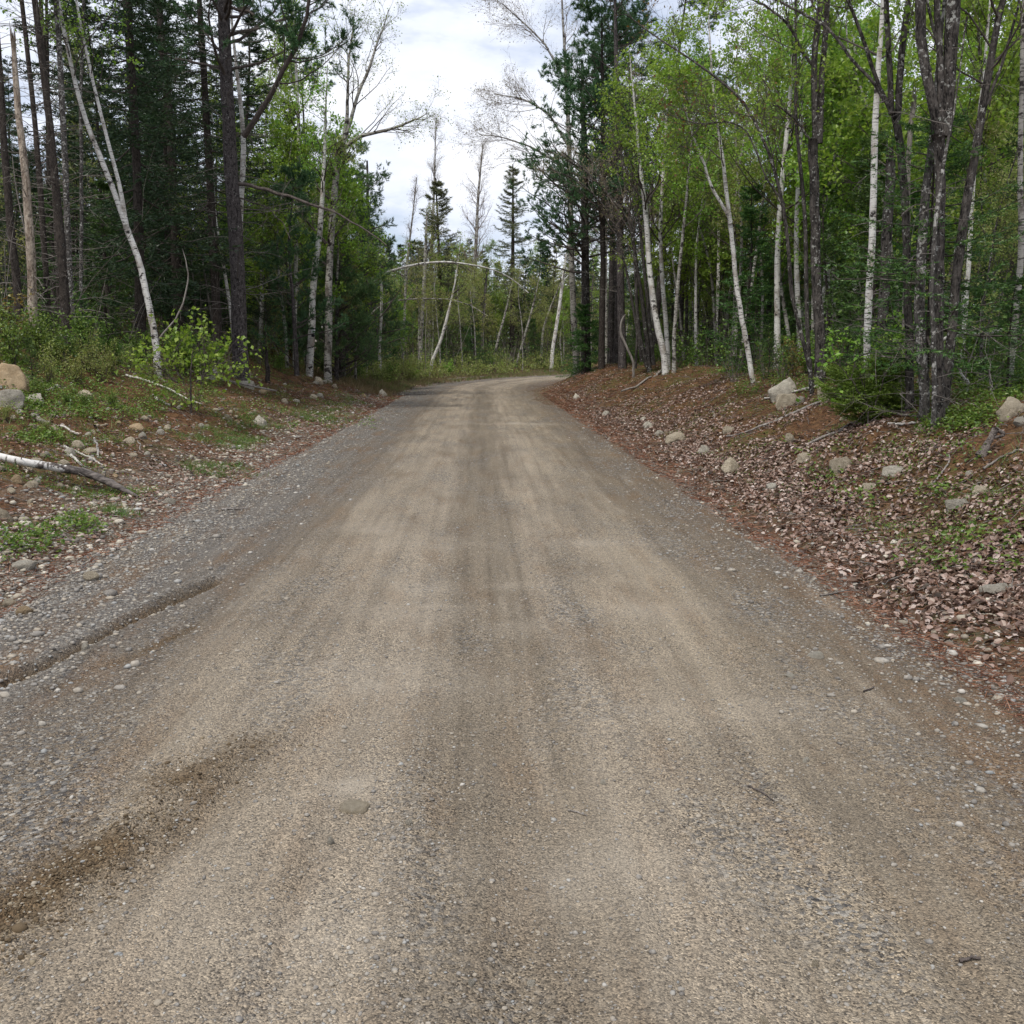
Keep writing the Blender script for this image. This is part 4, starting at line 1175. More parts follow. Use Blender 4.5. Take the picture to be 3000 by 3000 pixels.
key_tree('maple_tree', 'double trunked grey maple with a mossy lichened foot on the right bank', 'tree', 17.5, [
    ([(2400, 1124, 36), (2402, 1000, 30), (2400, 850, 28), (2396, 650, 27), (2396, 480, 27), (2394, 400, 27)], None),
    ([(2390, 420, 19), (2384, 300, 18), (2376, 200, 17), (2388, 90, 17), (2400, 0, 16)], 4),
    ([(2400, 420, 19), (2404, 300, 17), (2408, 200, 16), (2420, 90, 16), (2426, 0, 15)], 4),
    ([(2388, 430, 6), (2340, 360, 6), (2290, 310, 5), (2255, 305, 4)], None),
    ([(2380, 190, 9), (2340, 140, 8), (2300, 60, 7), (2240, 10, 6), (2140, -30, 4)], None)],
    'maple', lambda mb, rng, P, R: broad_crown(mb, rng, P[1:], R[1:], dict(prim=10, f0=0.3, plen=1.6, sec=5, ter=5, leaves=3, size=0.055)), 62, mats=LF, sides=12, rough=0.1)
key_tree('birch_tree', 'bright white birch with peeling bark among dark trunks on the right', 'tree', 15.5, [([(2540, 1065, 20), (2545, 950, 20), (2548, 880, 20), (2556, 740, 20), (2564, 620, 19), (2570, 450, 18), (2576, 330, 17), (2584, 180, 14), (2592, 40, 12), (2596, -20, 11)], 3)], 'birch', C_broad(prim=14, f0=0.55, plen=1.6, sec=5, ter=5, leaves=4, size=0.055), 63, mats=LF, sides=12)
key_tree('maple_tree', 'dark maple dividing into three limbs right of the bright white birch', 'tree', 13, [
    ([(2664, 1150, 24), (2660, 1000, 23), (2652, 850, 22), (2650, 650, 22), (2642, 500, 22), (2628, 400, 22), (2612, 330, 21)], None),
    ([(2612, 335, 17), (2604, 260, 16), (2600, 150, 15), (2594, 60, 15), (2590, 0, 14)], 4),
    ([(2625, 370, 18), (2636, 260, 19), (2640, 150, 18), (2654, 60, 17), (2664, 0, 17)], 4),
    ([(2612, 330, 13), (2585, 270, 12), (2560, 200, 11), (2530, 110, 10), (2495, 30, 9), (2480, -10, 9)], 2.5),
    ([(2590, 300, 9), (2560, 235, 9), (2510, 195, 9), (2470, 150, 8), (2425, 98, 8), (2380, 65, 7), (2325, 38, 7), (2250, 8, 6), (2160, -25, 4)], None, [0, 0, .1, .2, .4, .6, .8, 1.0, 1.4])],
    'maple', lambda mb, rng, P, R: broad_crown(mb, rng, P[1:], R[1:], dict(prim=9, f0=0.3, plen=1.3, sec=5, ter=5, leaves=2, size=0.05)), 64, mats=LF, sides=12)
key_tree('maple_tree', 'thick trunked maple clump with lichen patches, nearest on the right', 'tree', 12, [
    ([(2756, 1190, 30), (2756, 1000, 28), (2762, 800, 27), (2766, 600, 27), (2768, 450, 30), (2764, 390, 36)], None),
    ([(2756, 400, 26), (2728, 300, 27), (2706, 200, 27), (2698, 100, 28), (2692, 0, 28)], 3),
    ([(2762, 395, 20), (2750, 260, 20), (2746, 130, 18), (2748, 0, 17)], 3),
    ([(2772, 400, 28), (2782, 280, 32), (2784, 170, 34), (2790, 80, 38), (2796, 0, 40)], 3),
    ([(2745, 130, 9), (2722, 60, 8), (2708, -10, 7)], 1.5)],
    'maple', lambda mb, rng, P, R: broad_crown(mb, rng, P[1:], R[1:], dict(prim=8, f0=0.2, plen=1.3, sec=5, ter=5, leaves=2, size=0.05)), 65, mats=LF, sides=14, rough=0.14)
key_tree('maple_tree', 'grey lichen blotched trunk left of the thick maple clump', 'tree', 12.4, [([(2712, 1165, 28), (2690, 1000, 30), (2692, 850, 29), (2700, 700, 27), (2706, 600, 26), (2726, 420, 18), (2740, 250, 13)], 2.5)], 'maple_grey', C_dead(20, 0.5, 0.2), 66, mats=LF, sides=12)
key_tree('maple_tree', 'slim spotted stem in front of the thick maple clump', 'tree', 11.8, [([(2736, 1192, 14), (2732, 1050, 14), (2730, 850, 13), (2740, 640, 12), (2764, 470, 9), (2790, 330, 6)], 1.0)], 'maple_grey', C_dead(24, 0.6, 0.1), 67, mats=LF)
key_tree('maple_tree', 'tall dark maple curving up to the right of the thick clump', 'tree', 12.2, [
    ([(2762, 1195, 32), (2778, 1060, 28), (2790, 900, 25), (2802, 760, 25), (2830, 600, 25), (2850, 480, 23), (2872, 360, 22), (2890, 240, 21), (2905, 130, 19), (2935, 10, 16)], 3),
    ([(2880, 330, 9), (2912, 240, 9), (2945, 140, 8), (2972, 40, 7), (2980, 0, 6)], 2)],
    'maple', lambda mb, rng, P, R: broad_crown(mb, rng, P, R, dict(prim=9, f0=0.5, plen=1.4, sec=5, ter=5, leaves=3, size=0.05)), 68, mats=LF, sides=12)
key_tree('birch_tree', 'white birch half hidden behind the curving dark maple', 'tree', 16.5, [([(2822, 1020, 13), (2830, 850, 13), (2842, 640, 13), (2846, 480, 11), (2862, 330, 9), (2880, 100, 7)], 3)], 'birch', C_broad(prim=18, f0=0.45, plen=1.6, sec=5, ter=5, leaves=5, size=0.055), 69, mats=LF)
key_tree('birch_tree', 'grey birch trunk standing at the right edge of the photo', 'tree', 13.5, [([(2964, 1040, 17), (2975, 950, 17), (2988, 800, 18), (2990, 660, 17), (2992, 400, 14), (3000, 100, 11)], 3)], 'birch_grey', C_broad(prim=14, f0=0.5, plen=1.6, sec=5, ter=5, leaves=4, size=0.055), 70, mats=LF)
key_tree('dead_tree', 'broken topped pale snag behind the three limbed maple', 'tree', 19, [([(2650, 1040, 15), (2660, 700, 15), (2662, 450, 15), (2670, 350, 14), (2678, 285, 13)],)], 'dead', C_dead(8, 0.4, 0.3), 71, mats=LF, broken=True)
key_tree('maple_tree', 'dark mossy trunk right behind the bright white birch', 'tree', 17, [([(2580, 1080, 30), (2590, 900, 30), (2600, 700, 29), (2610, 560, 28), (2612, 470, 26)],)], 'maple', C_dead(16, 0.6, 0.3), 72, mats=LF, sides=12, broken=True)


def bough_fir(mb, rng, P, R):
    conifer_crown(mb, rng, P[0], R[0], dict(cb=0.26, maxl=1.25, gap=0.2, per=5, twigs=11, need=16, nl=0.05, nw=0.013, el0=-0.05, droop=0.3, lift=0.25, pw=0.45, gappy=0.25))
    dead_twigs(mb, rng, P, R, 40, 0.02, 0.35, 0.9, 2, 5, up=-0.2)


key_tree('fir_tree', 'young fir spreading green boughs across the maple trunks on the right', 'tree', 12.6, [([(2715, 1170, 13), (2716, 900, 11), (2722, 650, 8), (2730, 380, 3)],)], 'spruce', bough_fir, 73, mats=['twig', 'needle_fir', 'twig_dead'])
key_tree('fir_sapling', 'low spreading bright green fir on top of the right bank', 'sapling', 13.4, [([(2560, 1222, 8), (2565, 1140, 6), (2578, 1065, 3)],), ([(2540, 1215, 6), (2505, 1150, 5), (2480, 1090, 3)],), ([(2575, 1215, 6), (2615, 1160, 5), (2640, 1105, 3)],), ([(2540, 1218, 5), (2480, 1185, 4), (2445, 1150, 3)],), ([(2580, 1218, 5), (2630, 1190, 4), (2660, 1165, 3)],)], 'spruce', lambda mb, rng, P, R: [conifer_crown(mb, rng, p, r, dict(cb=0.2, maxl=0.42, minl=0.12, gap=0.06, per=5, twigs=8, need=12, nl=0.04, nw=0.011, el0=0.05, el1=0.6, droop=0.15, pw=0.45)) for p, r in zip(P, R)], 74, mats=['twig', 'needle_bright', 'twig_dead'])

# ------------------------------------------------------------------ the woods behind: single trees, copied from the models
LAND = [(-400, None), (100, 'peeling snag'), (200, 'thickest left pole'), (460, 'forked white birch'), (703, 'big grey pine'), (905, 'boxed white birch'),
        (1113, 'lone thin birch on the verge'), (1262, 'leaning birch with a stub'), (1395, 'budding leafless tree'), (1505, 'pointed conifer in the gap'),
        (1616, 'brightest far birch'), (1722, 'pine at the bend corner'), (1952, 'birch with black knots'), (2208, 'high forked white birch'),
        (2400, 'double grey maple'), (2540, 'bright white birch'), (2760, 'thick maple clump'), (2975, 'grey birch at the right edge')]
ORD = ['nearest', 'second', 'third', 'fourth', 'fifth', 'sixth', 'seventh', 'eighth', 'ninth', 'tenth', 'eleventh', 'twelfth', 'thirteenth']
KIND = {   # model: (object name, look, category, group)
    'spruce': ('spruce_tree', 'dense dark spruce', 'tree', 'dark spruces in the wood'),
    'spruce_thin': ('spruce_tree', 'thin half bare spruce', 'tree', 'thin spruces in the wood'),
    'spruce_pole': ('spruce_tree', 'tall bare legged spruce', 'tree', 'bare legged spruces in the wood'),
    'fir': ('fir_tree', 'green understorey fir', 'tree', 'understorey firs'),
    'olive_spruce': ('spruce_tree', 'olive tinted conifer', 'tree', 'olive conifers beyond the bend'),
    'pine': ('pine_tree', 'soft plumed pine', 'tree', 'pines in the wood'),
    'pine_young': ('pine_tree', 'bushy young pine', 'tree', 'young pines along the verge'),
    'birch': ('birch_tree', 'leafy white stemmed birch', 'tree', 'leafy birches in the wood'),
    'birch_sapling': ('birch_sapling', 'bright leafy birch sapling', 'sapling', 'leafy saplings in the wood'),
    'pale_sapling': ('leafy_sapling', 'pale leaved dark sapling', 'sapling', 'pale saplings in the wood'),
    'birch_sparse': ('birch_tree', 'thinly leaved grey birch', 'tree', 'thin birches in the wood'),
    'maple': ('maple_tree', 'dark stemmed leafy maple', 'tree', 'leafy maples in the wood'),
    'bare': ('bare_tree', 'leafless upswept tree', 'tree', 'leafless trees in the wood'),
    'dead_pole': ('dead_tree', 'dead grey pole', 'tree', 'dead poles in the wood'),
}
SPREAD = {'spruce': 1.6, 'spruce_thin': 1.1, 'spruce_pole': 1.2, 'fir': 1.1, 'olive_spruce': 1.4, 'pine': 2.3, 'pine_young': 1.8, 'birch': 2.2, 'birch_sparse': 1.9, 'birch_sapling': 1.4, 'pale_sapling': 1.4, 'maple': 2.6, 'bare': 2.0, 'dead_pole': 0.4}
SKY_X = [-500, 210, 300, 950, 1010, 1090, 1150, 1240, 1330, 1440, 1530, 1580, 1640, 1700, 2480, 2560, 3500]
SKY_Y = [420, 420, -9000, -9000, 250, 500, 640, 690, 700, 700, 660, 590, 400, -9000, -9000, 330, 330]
woods = []


def scatter(rng, n, models, weights, smin, smax, dmin, dmax, side, hmul=1.0, gap=1.3, dpow=1.0):
    made = tries = 0
    while made < n and tries < n * 60:
        tries += 1
        s = smin + (smax - smin) * rng.rand()
        d = dmin + (dmax - dmin) * rng.rand() ** dpow
        t = (-HWL - d) if side < 0 else (HWR + d)
        x, y = road_xy(np.array(t), np.array(s))
        x, y = float(x), float(y)
        if y < 7:
            continue
        px, py = project((x, y, 2.0))
        if px < -260 or px > 3260:
            continue
        if any((x - a) ** 2 + (y - b) ** 2 < gap ** 2 for a, b in TAKEN):
            continue
        mdl = models[rng.choice(len(models), p=np.array(weights) / sum(weights))]
        H = PROTO[mdl][0][2] * rng.uniform(0.75, 1.15) * hmul
        sp = SPREAD[mdl] * H / PROTO[mdl][0][2]
        g = float(gz(x, y))
        free = rng.rand() < 0.25 and (px < 300 or px > 2480)
        for _ in range(0 if free else 12):        # keep the sky gap over the road open
            k = 3000 / y
            lim = max(np.interp(px + e * sp * k, SKY_X, SKY_Y) for e in (-0.6, 0, 0.6))
            top = project((x, y, g + H))[1]
            if top >= lim - 8:
                break
            H *= 0.88; sp *= 0.9
        if H < 0.3 * PROTO[mdl][0][2] and mdl not in ('fir', 'pine_young', 'birch_sapling', 'pale_sapling'):
            continue
        TAKEN.append((x, y))
        woods.append((mdl, x, y, H, px))
        made += 1


rg = np.random.RandomState(77)
# left stand
scatter(rg, 34, ['spruce', 'spruce_thin'], [3, 1], 22, 60, 4.5, 22, -1, 1.05, 1.4)
scatter(rg, 26, ['spruce_thin', 'spruce_pole'], [2, 2], 18, 60, 6, 26, -1, 1.0, 1.2)
scatter(rg, 30, ['fir', 'spruce'], [4, 1], 22, 58, 5.5, 22, -1, 0.85, 1.0)
scatter(rg, 14, ['birch', 'maple', 'birch_sparse'], [2, 1, 2], 24, 55, 4.5, 18, -1, 1.0, 1.6)
scatter(rg, 16, ['birch_sapling', 'pale_sapling'], [1, 2], 20, 56, 4, 14, -1, 0.9, 1.0)
scatter(rg, 22, ['dead_pole'], [1], 18, 50, 5, 16, -1, 0.9, 0.8)
scatter(rg, 8, ['pine', 'pine_young'], [1, 1], 34, 56, 2.6, 9, -1, 1.0, 1.6)
# beyond the bend
scatter(rg, 26, ['birch_sparse', 'birch', 'maple'], [3, 2, 1], 52, 114, 2.5, 26, -1, 0.85, 1.4)
scatter(rg, 44, ['spruce', 'olive_spruce', 'spruce_thin'], [3, 2, 2], 54, 118, 5, 34, -1, 0.9, 1.4)
scatter(rg, 16, ['birch_sparse', 'dead_pole'], [2, 1], 54, 112, 2.0, 10, -1, 0.7, 1.0)
scatter(rg, 34, ['fir', 'pine_young'], [3, 1], 50, 114, 3.5, 20, -1, 0.9, 1.0)
scatter(rg, 30, ['birch_sapling', 'pale_sapling'], [2, 3], 48, 114, 1.8, 12, -1, 0.85, 0.9)
scatter(rg, 26, ['birch_sparse', 'birch_sapling', 'pale_sapling'], [2, 1, 1], 50, 84, 2.5, 16, -1, 0.95, 0.9)
scatter(rg, 34, ['spruce', 'olive_spruce', 'fir'], [2, 2, 1], 52, 90, 6, 24, -1, 0.9, 1.0)
scatter(rg, 12, ['bare', 'birch_sparse'], [1, 1], 54, 86, 4, 18, -1, 1.0, 1.2)
scatter(rg, 24, ['pine', 'spruce', 'birch_sapling', 'fir'], [2, 2, 2, 2], 42, 66, 2.6, 16, 1, 0.95, 1.1)
# right stand
scatter(rg, 30, ['birch', 'maple'], [3, 2], 15, 48, 4.0, 20, 1, 0.95, 1.3)
scatter(rg, 14, ['birch', 'birch_sparse'], [2, 2], 26, 44, 2.6, 8, 1, 0.85, 1.1)
scatter(rg, 62, ['fir'], [1], 16, 54, 4.0, 20, 1, 1.0, 0.95)
scatter(rg, 30, ['spruce', 'spruce_thin', 'pine'], [3, 1, 1], 20, 60, 7, 30, 1, 1.0, 1.5)
scatter(rg, 26, ['birch_sapling'], [1], 19, 46, 4.5, 14, 1, 1.25, 0.9)
scatter(rg, 12, ['pale_sapling'], [1], 12, 46, 4, 14, 1, 0.9, 0.9)
scatter(rg, 12, ['maple', 'birch_sparse', 'dead_pole'], [2, 2, 1], 10, 30, 6, 16, 1, 0.95, 1.2)
scatter(rg, 10, ['bare', 'pine'], [1, 1], 36, 56, 3, 10, 1, 1.0, 1.6)


def nth_label(items, look, verb='right of'):
    """items: list of (px, anything); yields (label, item) with the landmark to the left of each and its count from there."""
    out = []
    cnt = {}
    for it in sorted(items, key=lambda a: a[0]):
        lm = [l for l in LAND if l[0] <= it[0]][-1] if it[0] >= LAND[0][0] else LAND[0]
        c = cnt.get(lm, 0); cnt[lm] = c + 1
        o = ORD[min(c, len(ORD) - 1)]
        if lm[1] is None:
            lab = f'{look} cut by the left edge of the photo, {o} to that edge'
        else:
            lab = f'{look} behind, {o} {verb} the {lm[1]}'
        out.append((lab, it))
    return out


for mdl in KIND:
    nm, look, cat, grp = KIND[mdl]
    for lab, (px, x, y, H) in nth_label([(w[4], w[1], w[2], w[3]) for w in woods if w[0] == mdl], look):
        tree(mdl, nm, x, y, H, lab, cat, grp, np.random.RandomState(int(abs(x) * 100 + y * 13)), lean=0.03)

# ------------------------------------------------------------------ the far-off wood, one mass behind the single trees
rf = np.random.RandomState(5)
fw = MB()
spots = []
for lo, hi, d0, d1, side, n, bushy in [(14, 72, 20, 48, -1, 80, 0), (50, 125, 24, 60, -1, 110, 0), (12, 62, 20, 46, 1, 80, 0), (48, 125, 7, 40, -1, 230, 1), (60, 135, 26, 75, -1, 150, 2), (44, 70, 8, 40, 1, 60, 1), (20, 50, 14, 30, -1, 40, 1)]:
    for _ in range(n):
        s_, d_ = rf.uniform(lo, hi), rf.uniform(d0, d1)
        x, y = road_xy(np.array((-HWL - d_) if side < 0 else (HWR + d_)), np.array(s_))
        px = project((x, y, 2.0))[0]
        if y > 12 and -500 < px < 3500:
            spots.append((float(x), float(y), px, bushy))
for x, y, px, bushy in spots:
    g = float(gz(x, y)); H = rf.uniform(4, 9.5) if bushy == 1 else rf.uniform(7, 15)
    lim = max(np.interp(px + e * 4500 / y, SKY_X, SKY_Y) for e in (-1, 0, 1))
    while H > 3 and project((x, y, g + H))[1] < lim:
        H *= 0.9
    z = np.linspace(-0.2, H, 7)
    P = np.stack([x + np.cumsum(rf.randn(7) * 0.06), y + np.cumsum(rf.randn(7) * 0.06), g + z], 1)
    R = np.linspace(0.10, 0.012, 7) * H / 11
    low = bushy == 1 and rf.rand() < 0.9
    leafy = rf.rand() < 0.4 or low
    fw.tubes(P[None], R[None], 5, 0)
    if leafy:
        A, AR, _ = sub(rf, P[None], R[None], 22, 0.04 if low else 0.2, 0.98, 0.8, 0.2, lambda f, L: (0.34 if low else 0.22) * H * (1.15 - f), 5, 0.4, 0.15, 0.4, rmin=0.008)
        fw.tubes(A, AR, 3, 0)
        leaf_on(fw, rf, A, 70, 0.115, 0.1, 0.3, 2 if rf.rand() < .6 else 3, 0.42)
    else:
        conifer_crown(fw, rf, P, R, dict(cb=0.04 if bushy else 0.12, maxl=2.1, gap=0.5, per=5, twigs=5, need=6, nl=0.24, nw=0.07, bneed=8), 0, 1)
tag(put('far_woods', fw.mesh('far_woods', [M['spruce'], M['needle'], M['leaf_bush'], M['leaf_pale']])), 'dark mixed wood closing off the view behind the nearer trees', 'woods', kind='stuff')

# ------------------------------------------------------------------ shrubs and saplings along the edge
SH = {'green': ('shrub', 'dark green leafy shrub', 'leafy shrubs at the wood edge'), 'bright': ('shrub', 'bright yellow-green shrub', 'bright shrubs at the wood edge'),
      'rust': ('shrub', 'rust coloured shrub', 'rusty shrubs in the undergrowth'), 'pale': ('shrub', 'pale feathery shrub', 'pale shrubs at the wood edge'),
      'bare': ('shrub', 'leafless twiggy shrub', 'leafless shrubs in the undergrowth')}
bushes = []


def bush_at(kind, X, Y, h, rng=rg):
    q = hit(X, Y)
    bushes.append((kind, q[0], q[1], h, project(q)[0]))


for X, Y, k, h in [(40, 1085, 'green', 1.0), (90, 1030, 'green', 1.0), (150, 1080, 'green', 0.9), (210, 1115, 'pale', .6), (250, 1060, 'green', 1.2), (310, 1040, 'green', .9), (330, 1100, 'pale', .7), (380, 1090, 'pale', .6), (420, 1050, 'green', .7),
                   (500, 1060, 'green', .8), (560, 1085, 'bright', 1.1), (600, 1095, 'green', .6), (640, 1075, 'bright', .8), (480, 1110, 'pale', .5), (290, 1015, 'bright', 2.0), (15, 1000, 'green', 1.4), (60, 970, 'rust', 1.3), (350, 985, 'rust', 1.0),
                   (420, 985, 'rust', 1.1), (520, 1000, 'rust', 1.0), (590, 1020, 'bare', 1.3), (210, 1000, 'bare', 1.6), (130, 1000, 'bare', 1.2), (760, 1065, 'bare', 1.1), (820, 1085, 'green', .7), (990, 1095, 'bare', .8), (1010, 1100, 'pale', .9), (950, 1100, 'green', .8),
                   (20, 1240, 'pale', .35), (130, 1275, 'pale', .3), (120, 1170, 'green', .35), (330, 1195, 'green', .35), (200, 1190, 'green', .3), (250, 1200, 'green', .3),
                   (2330, 1105, 'rust', .9), (2290, 1115, 'bare', .8), (2360, 1095, 'bright', .8), (2440, 1110, 'rust', .8), (2480, 1095, 'bright', 1.2), (2600, 1120, 'bright', 1.0), (2640, 1130, 'bright', .8), (2240, 1115, 'bare', .9), (2150, 1120, 'bare', .7),
                   (30, 1060, 'green', 1.1), (120, 1055, 'green', 1.0), (190, 1075, 'green', .9), (260, 1085, 'pale', .8), (345, 1070, 'green', .7), (410, 1075, 'green', .9), (540, 1100, 'bright', 1.2), (585, 1110, 'bright', .8), (150, 1130, 'pale', .7), (230, 1130, 'pale', .6), (300, 1120, 'pale', .6), (445, 1120, 'pale', .5), (20, 1060, 'rust', 1.4), (70, 1000, 'rust', 1.4),
                   (2830, 1130, 'green', .7), (2900, 1120, 'green', .8), (2950, 1130, 'green', .7), (2860, 1100, 'bright', .8), (2990, 1150, 'green', .5), (2800, 1120, 'bare', .9), (2985, 1080, 'rust', 1.2), (2740, 1150, 'bare', .9), (2640, 1160, 'bare', .9)]:
    bush_at(k, X, Y, h)
for _ in range(42):                               # the grassy verge beyond the bend and along the left edge
    s = rg.uniform(46, 108); d = 1.0 + 5 * rg.rand() ** 1.3
    x, y = road_xy(np.array(-HWL - d), np.array(s))
    px = project((x, y, 0.5))[0]
    if px < 1760:
        bushes.append((['pale', 'green', 'pale', 'bright', 'rust'][rg.randint(5)], float(x), float(y), rg.uniform(.6, 1.3), px))
for _ in range(26):
    s = rg.uniform(24, 50); d = 3.6 + 6 * rg.rand()
    x, y = road_xy(np.array(-HWL - d), np.array(s))
    bushes.append((['green', 'bare', 'rust', 'bare'][rg.randint(4)], float(x), float(y), rg.uniform(.6, 1.4), project((x, y, 1.5))[0]))
for _ in range(30):
    s = rg.uniform(13, 46); d = 3.4 + 7 * rg.rand()
    x, y = road_xy(np.array(HWR + d), np.array(s))
    px = project((x, y, 1.5))[0]
    if px < 3150 and y > 12:
        bushes.append((['green', 'bare', 'bright', 'green'][rg.randint(4)], float(x), float(y), rg.uniform(.5, 1.3), px))
for X, Y, h, lab in [(95, 1128, 0.75, 'round dark green fir sapling right of the ochre boulder'), (250, 1050, 1.5, 'dark fir sapling left of the forked white birch foot'), (335, 1045, 1.2, 'dark fir sapling right against the forked white birch foot'), (110, 1020, 1.9, 'dark fir sapling among the shrubs at the far left'),
                     (2945, 1160, 1.5, 'leafy dark fir sapling left of the speckled boulder'), (2860, 1120, 1.7, 'dark fir sapling behind the forked white twig'), (2250, 1112, 1.2, 'small fir between the high forked birch and the double maple'), (2480, 1120, 1.5, 'fir sapling standing behind the boulder by the bright fir')]:
    q = hit(X, Y)
    tree('fir', 'fir_sapling', q[0], q[1], h, lab, 'sapling', None)
HS = {'green': 1.3, 'bright': 1.5, 'rust': 1.4, 'pale': 1.2, 'bare': 1.5}
for kd in SH:
    nm, look, grp = SH[kd]
    for lab, (px, x, y, h) in nth_label([(b[4], b[1], b[2], b[3]) for b in bushes if b[0] == kd], look):
        k = h / HS[kd]
        o = put(nm, SHRUB[kd][rg.randint(len(SHRUB[kd]))], None, (x, y, float(gz(x, y))), (0, 0, rg.rand() * 6.28), (k * rg.uniform(.9, 1.3), k * rg.uniform(.9, 1.3), k))
        tag(o, lab.replace(' behind,', ','), 'shrub', grp)

# ------------------------------------------------------------------ stones
import bmesh


def rock_mesh(seed, mat, sub_=4, sharp=0.35):
    rng = np.random.RandomState(seed)
    bm = bmesh.new()
    bmesh.ops.create_icosphere(bm, subdivisions=sub_, radius=1.0)
    V = np.array([v.co[:] for v in bm.verts])
    F = np.array([[v.index for v in f.verts] for f in bm.faces])
    bm.free()
    # cut by random planes for flat faces, then lumps and pits
    for _ in range(13):
        nv = unit(rng.randn(3)); h = rng.uniform(0.6, 0.95) if sharp > 0.2 else rng.uniform(0.7, 0.95)
        over = np.clip(V @ nv - h, 0, None)
        V = V - over[:, None] * nv * 0.9
    f = np.zeros(len(V))
    for k in range(26):
        w = unit(rng.randn(3)) * rng.uniform(2.0, 16)
        f += np.sin(V @ w + rng.rand() * 6.28) / (1.0 + np.linalg.norm(w)) * 0.14
    V = V * (1 + f)[:, None]
    return mesh_from('rock', V, [(F, 0, True)], [M[mat]])


ROCK = {m: [rock_mesh(300 + i + 10 * j, m) for i in range(4)] for j, m in enumerate(['rock_tan', 'rock_grey', 'rock_orange'])}
COB = {m: [rock_mesh(400 + i + 10 * j, m, 3, 0.1) for i in range(4)] for j, m in enumerate(['rock_tan', 'rock_grey', 'rock_orange'])}


def stone(name, label, cat, X, Y, wpx, hpx, mat, group=None, src=ROCK, rz=None, tilt=0.15, depth=0.8):
    """A stone whose foot shows at photo point (X, Y), wpx wide and hpx high there."""
    q = hit(X, Y)
    D = q[1]
    a, h = wpx / 3000 * D / 2, hpx / 3000 * D
    o = put(name, src[mat][rg.randint(len(src[mat]))], None, (q[0], q[1] + a * depth * 0.4, q[2] + h * 0.08), (tilt * rg.randn(), tilt * rg.randn(), rg.rand() * 6.28 if rz is None else rz), (a * 1.22, a * depth * 1.25, h * 1.02))
    return tag(o, label, cat, group)


for a in [('large ochre boulder with a slanting flat face at the left edge', 14, 1132, 106, 58, 'rock_orange', 0.2), ('low pale boulder in front of the ochre boulder at the left edge', 2, 1182, 104, 44, 'rock_grey', 0.1),
          ('flat grey boulder right of the two boulders at the left edge', 98, 1178, 44, 22, 'rock_grey', None), ('pale oblong stone alone below the left shrubs', 246, 1166, 38, 20, 'rock_tan', 0.2),
          ('tan boulder at the top of the bank below the big pine', 700, 1100, 58, 30, 'rock_tan', 0.1), ('white blotched stone lower down the bank below the big pine', 720, 1136, 40, 24, 'rock_grey', 0.2),
          ('grey boulder behind the yellow-green shrub on the left bank', 618, 1108, 60, 34, 'rock_grey', None), ('grey cobble in the grass at the left verge', 760, 1243, 40, 20, 'rock_grey', None),
          ('white stone at the left road edge near the bend', 1120, 1160, 24, 16, 'rock_grey', None), ('broad grey boulder at the top of the right bank', 2302, 1160, 84, 50, 'rock_grey', 0.6),
          ('wedge shaped tan boulder below the broad grey one', 2304, 1192, 60, 42, 'rock_tan', 0.4), ('small white stone beside the wedge shaped boulder', 2344, 1182, 26, 22, 'rock_grey', None),
          ('rounded tan boulder half hidden by the bright green fir', 2433, 1174, 60, 52, 'rock_tan', None), ('rounded speckled boulder at the right edge of the photo', 2972, 1216, 74, 48, 'rock_tan', 0.3),
          ('pale rounded boulder nearest the road on the right', 2144, 1386, 56, 40, 'rock_tan', None), ('upright tan boulder among dead leaves in mid bank on the right', 2464, 1382, 60, 44, 'rock_tan', 0.5),
          ('flat blue-grey rock lying among leaves on the right bank', 2626, 1392, 66, 26, 'rock_grey', 0.4), ('dull mossy stone left of the upright tan boulder', 2356, 1352, 40, 26, 'rock_tan', None),
          ('tan stone by a twig high on the right bank', 2316, 1292, 36, 24, 'rock_tan', None), ('flat pale slab half buried low on the right bank', 2812, 1490, 66, 28, 'rock_grey', 0.2),
          ('rounded buff stone above the half buried slab', 2872, 1452, 38, 30, 'rock_tan', None), ('small white stone in leaves right of centre of the bank', 2840, 1396, 20, 16, 'rock_grey', None),
          ('grey smooth boulder low on the right near the road edge', 2922, 1744, 78, 36, 'rock_grey', 0.15), ('bleached stone near the road on the right below the maples', 2262, 1436, 36, 20, 'rock_grey', None),
          ('tan angular stone standing out of the leaves below mid bank', 2548, 1440, 36, 26, 'rock_tan', None), ('large flat pale boulder at the right road edge towards the bend', 1984, 1296, 58, 26, 'rock_tan', 0.1),
          ('whitish boulder beside the road between the two pale boulders', 2064, 1330, 34, 24, 'rock_grey', None), ('small pale stone left of the large flat pale boulder', 1932, 1276, 26, 16, 'rock_grey', None),
          ('farthest pale stone at the foot of the right bank', 1898, 1252, 32, 16, 'rock_grey', None), ('broken white stones at the foot of the bank below the bend corner', 1776, 1218, 26, 14, 'rock_grey', None),
          ('white stone on the right verge near the bend', 1690, 1168, 22, 12, 'rock_grey', None), ('half buried tan stone above the pale boulder nearest the road', 2136, 1268, 34, 16, 'rock_tan', None),
          ('grey stone cut by the right edge below the speckled boulder', 2994, 1246, 40, 24, 'rock_grey', None)]:
    stone('boulder', a[0], 'rock', a[1], a[2], a[3], a[4], a[5], rz=a[6])
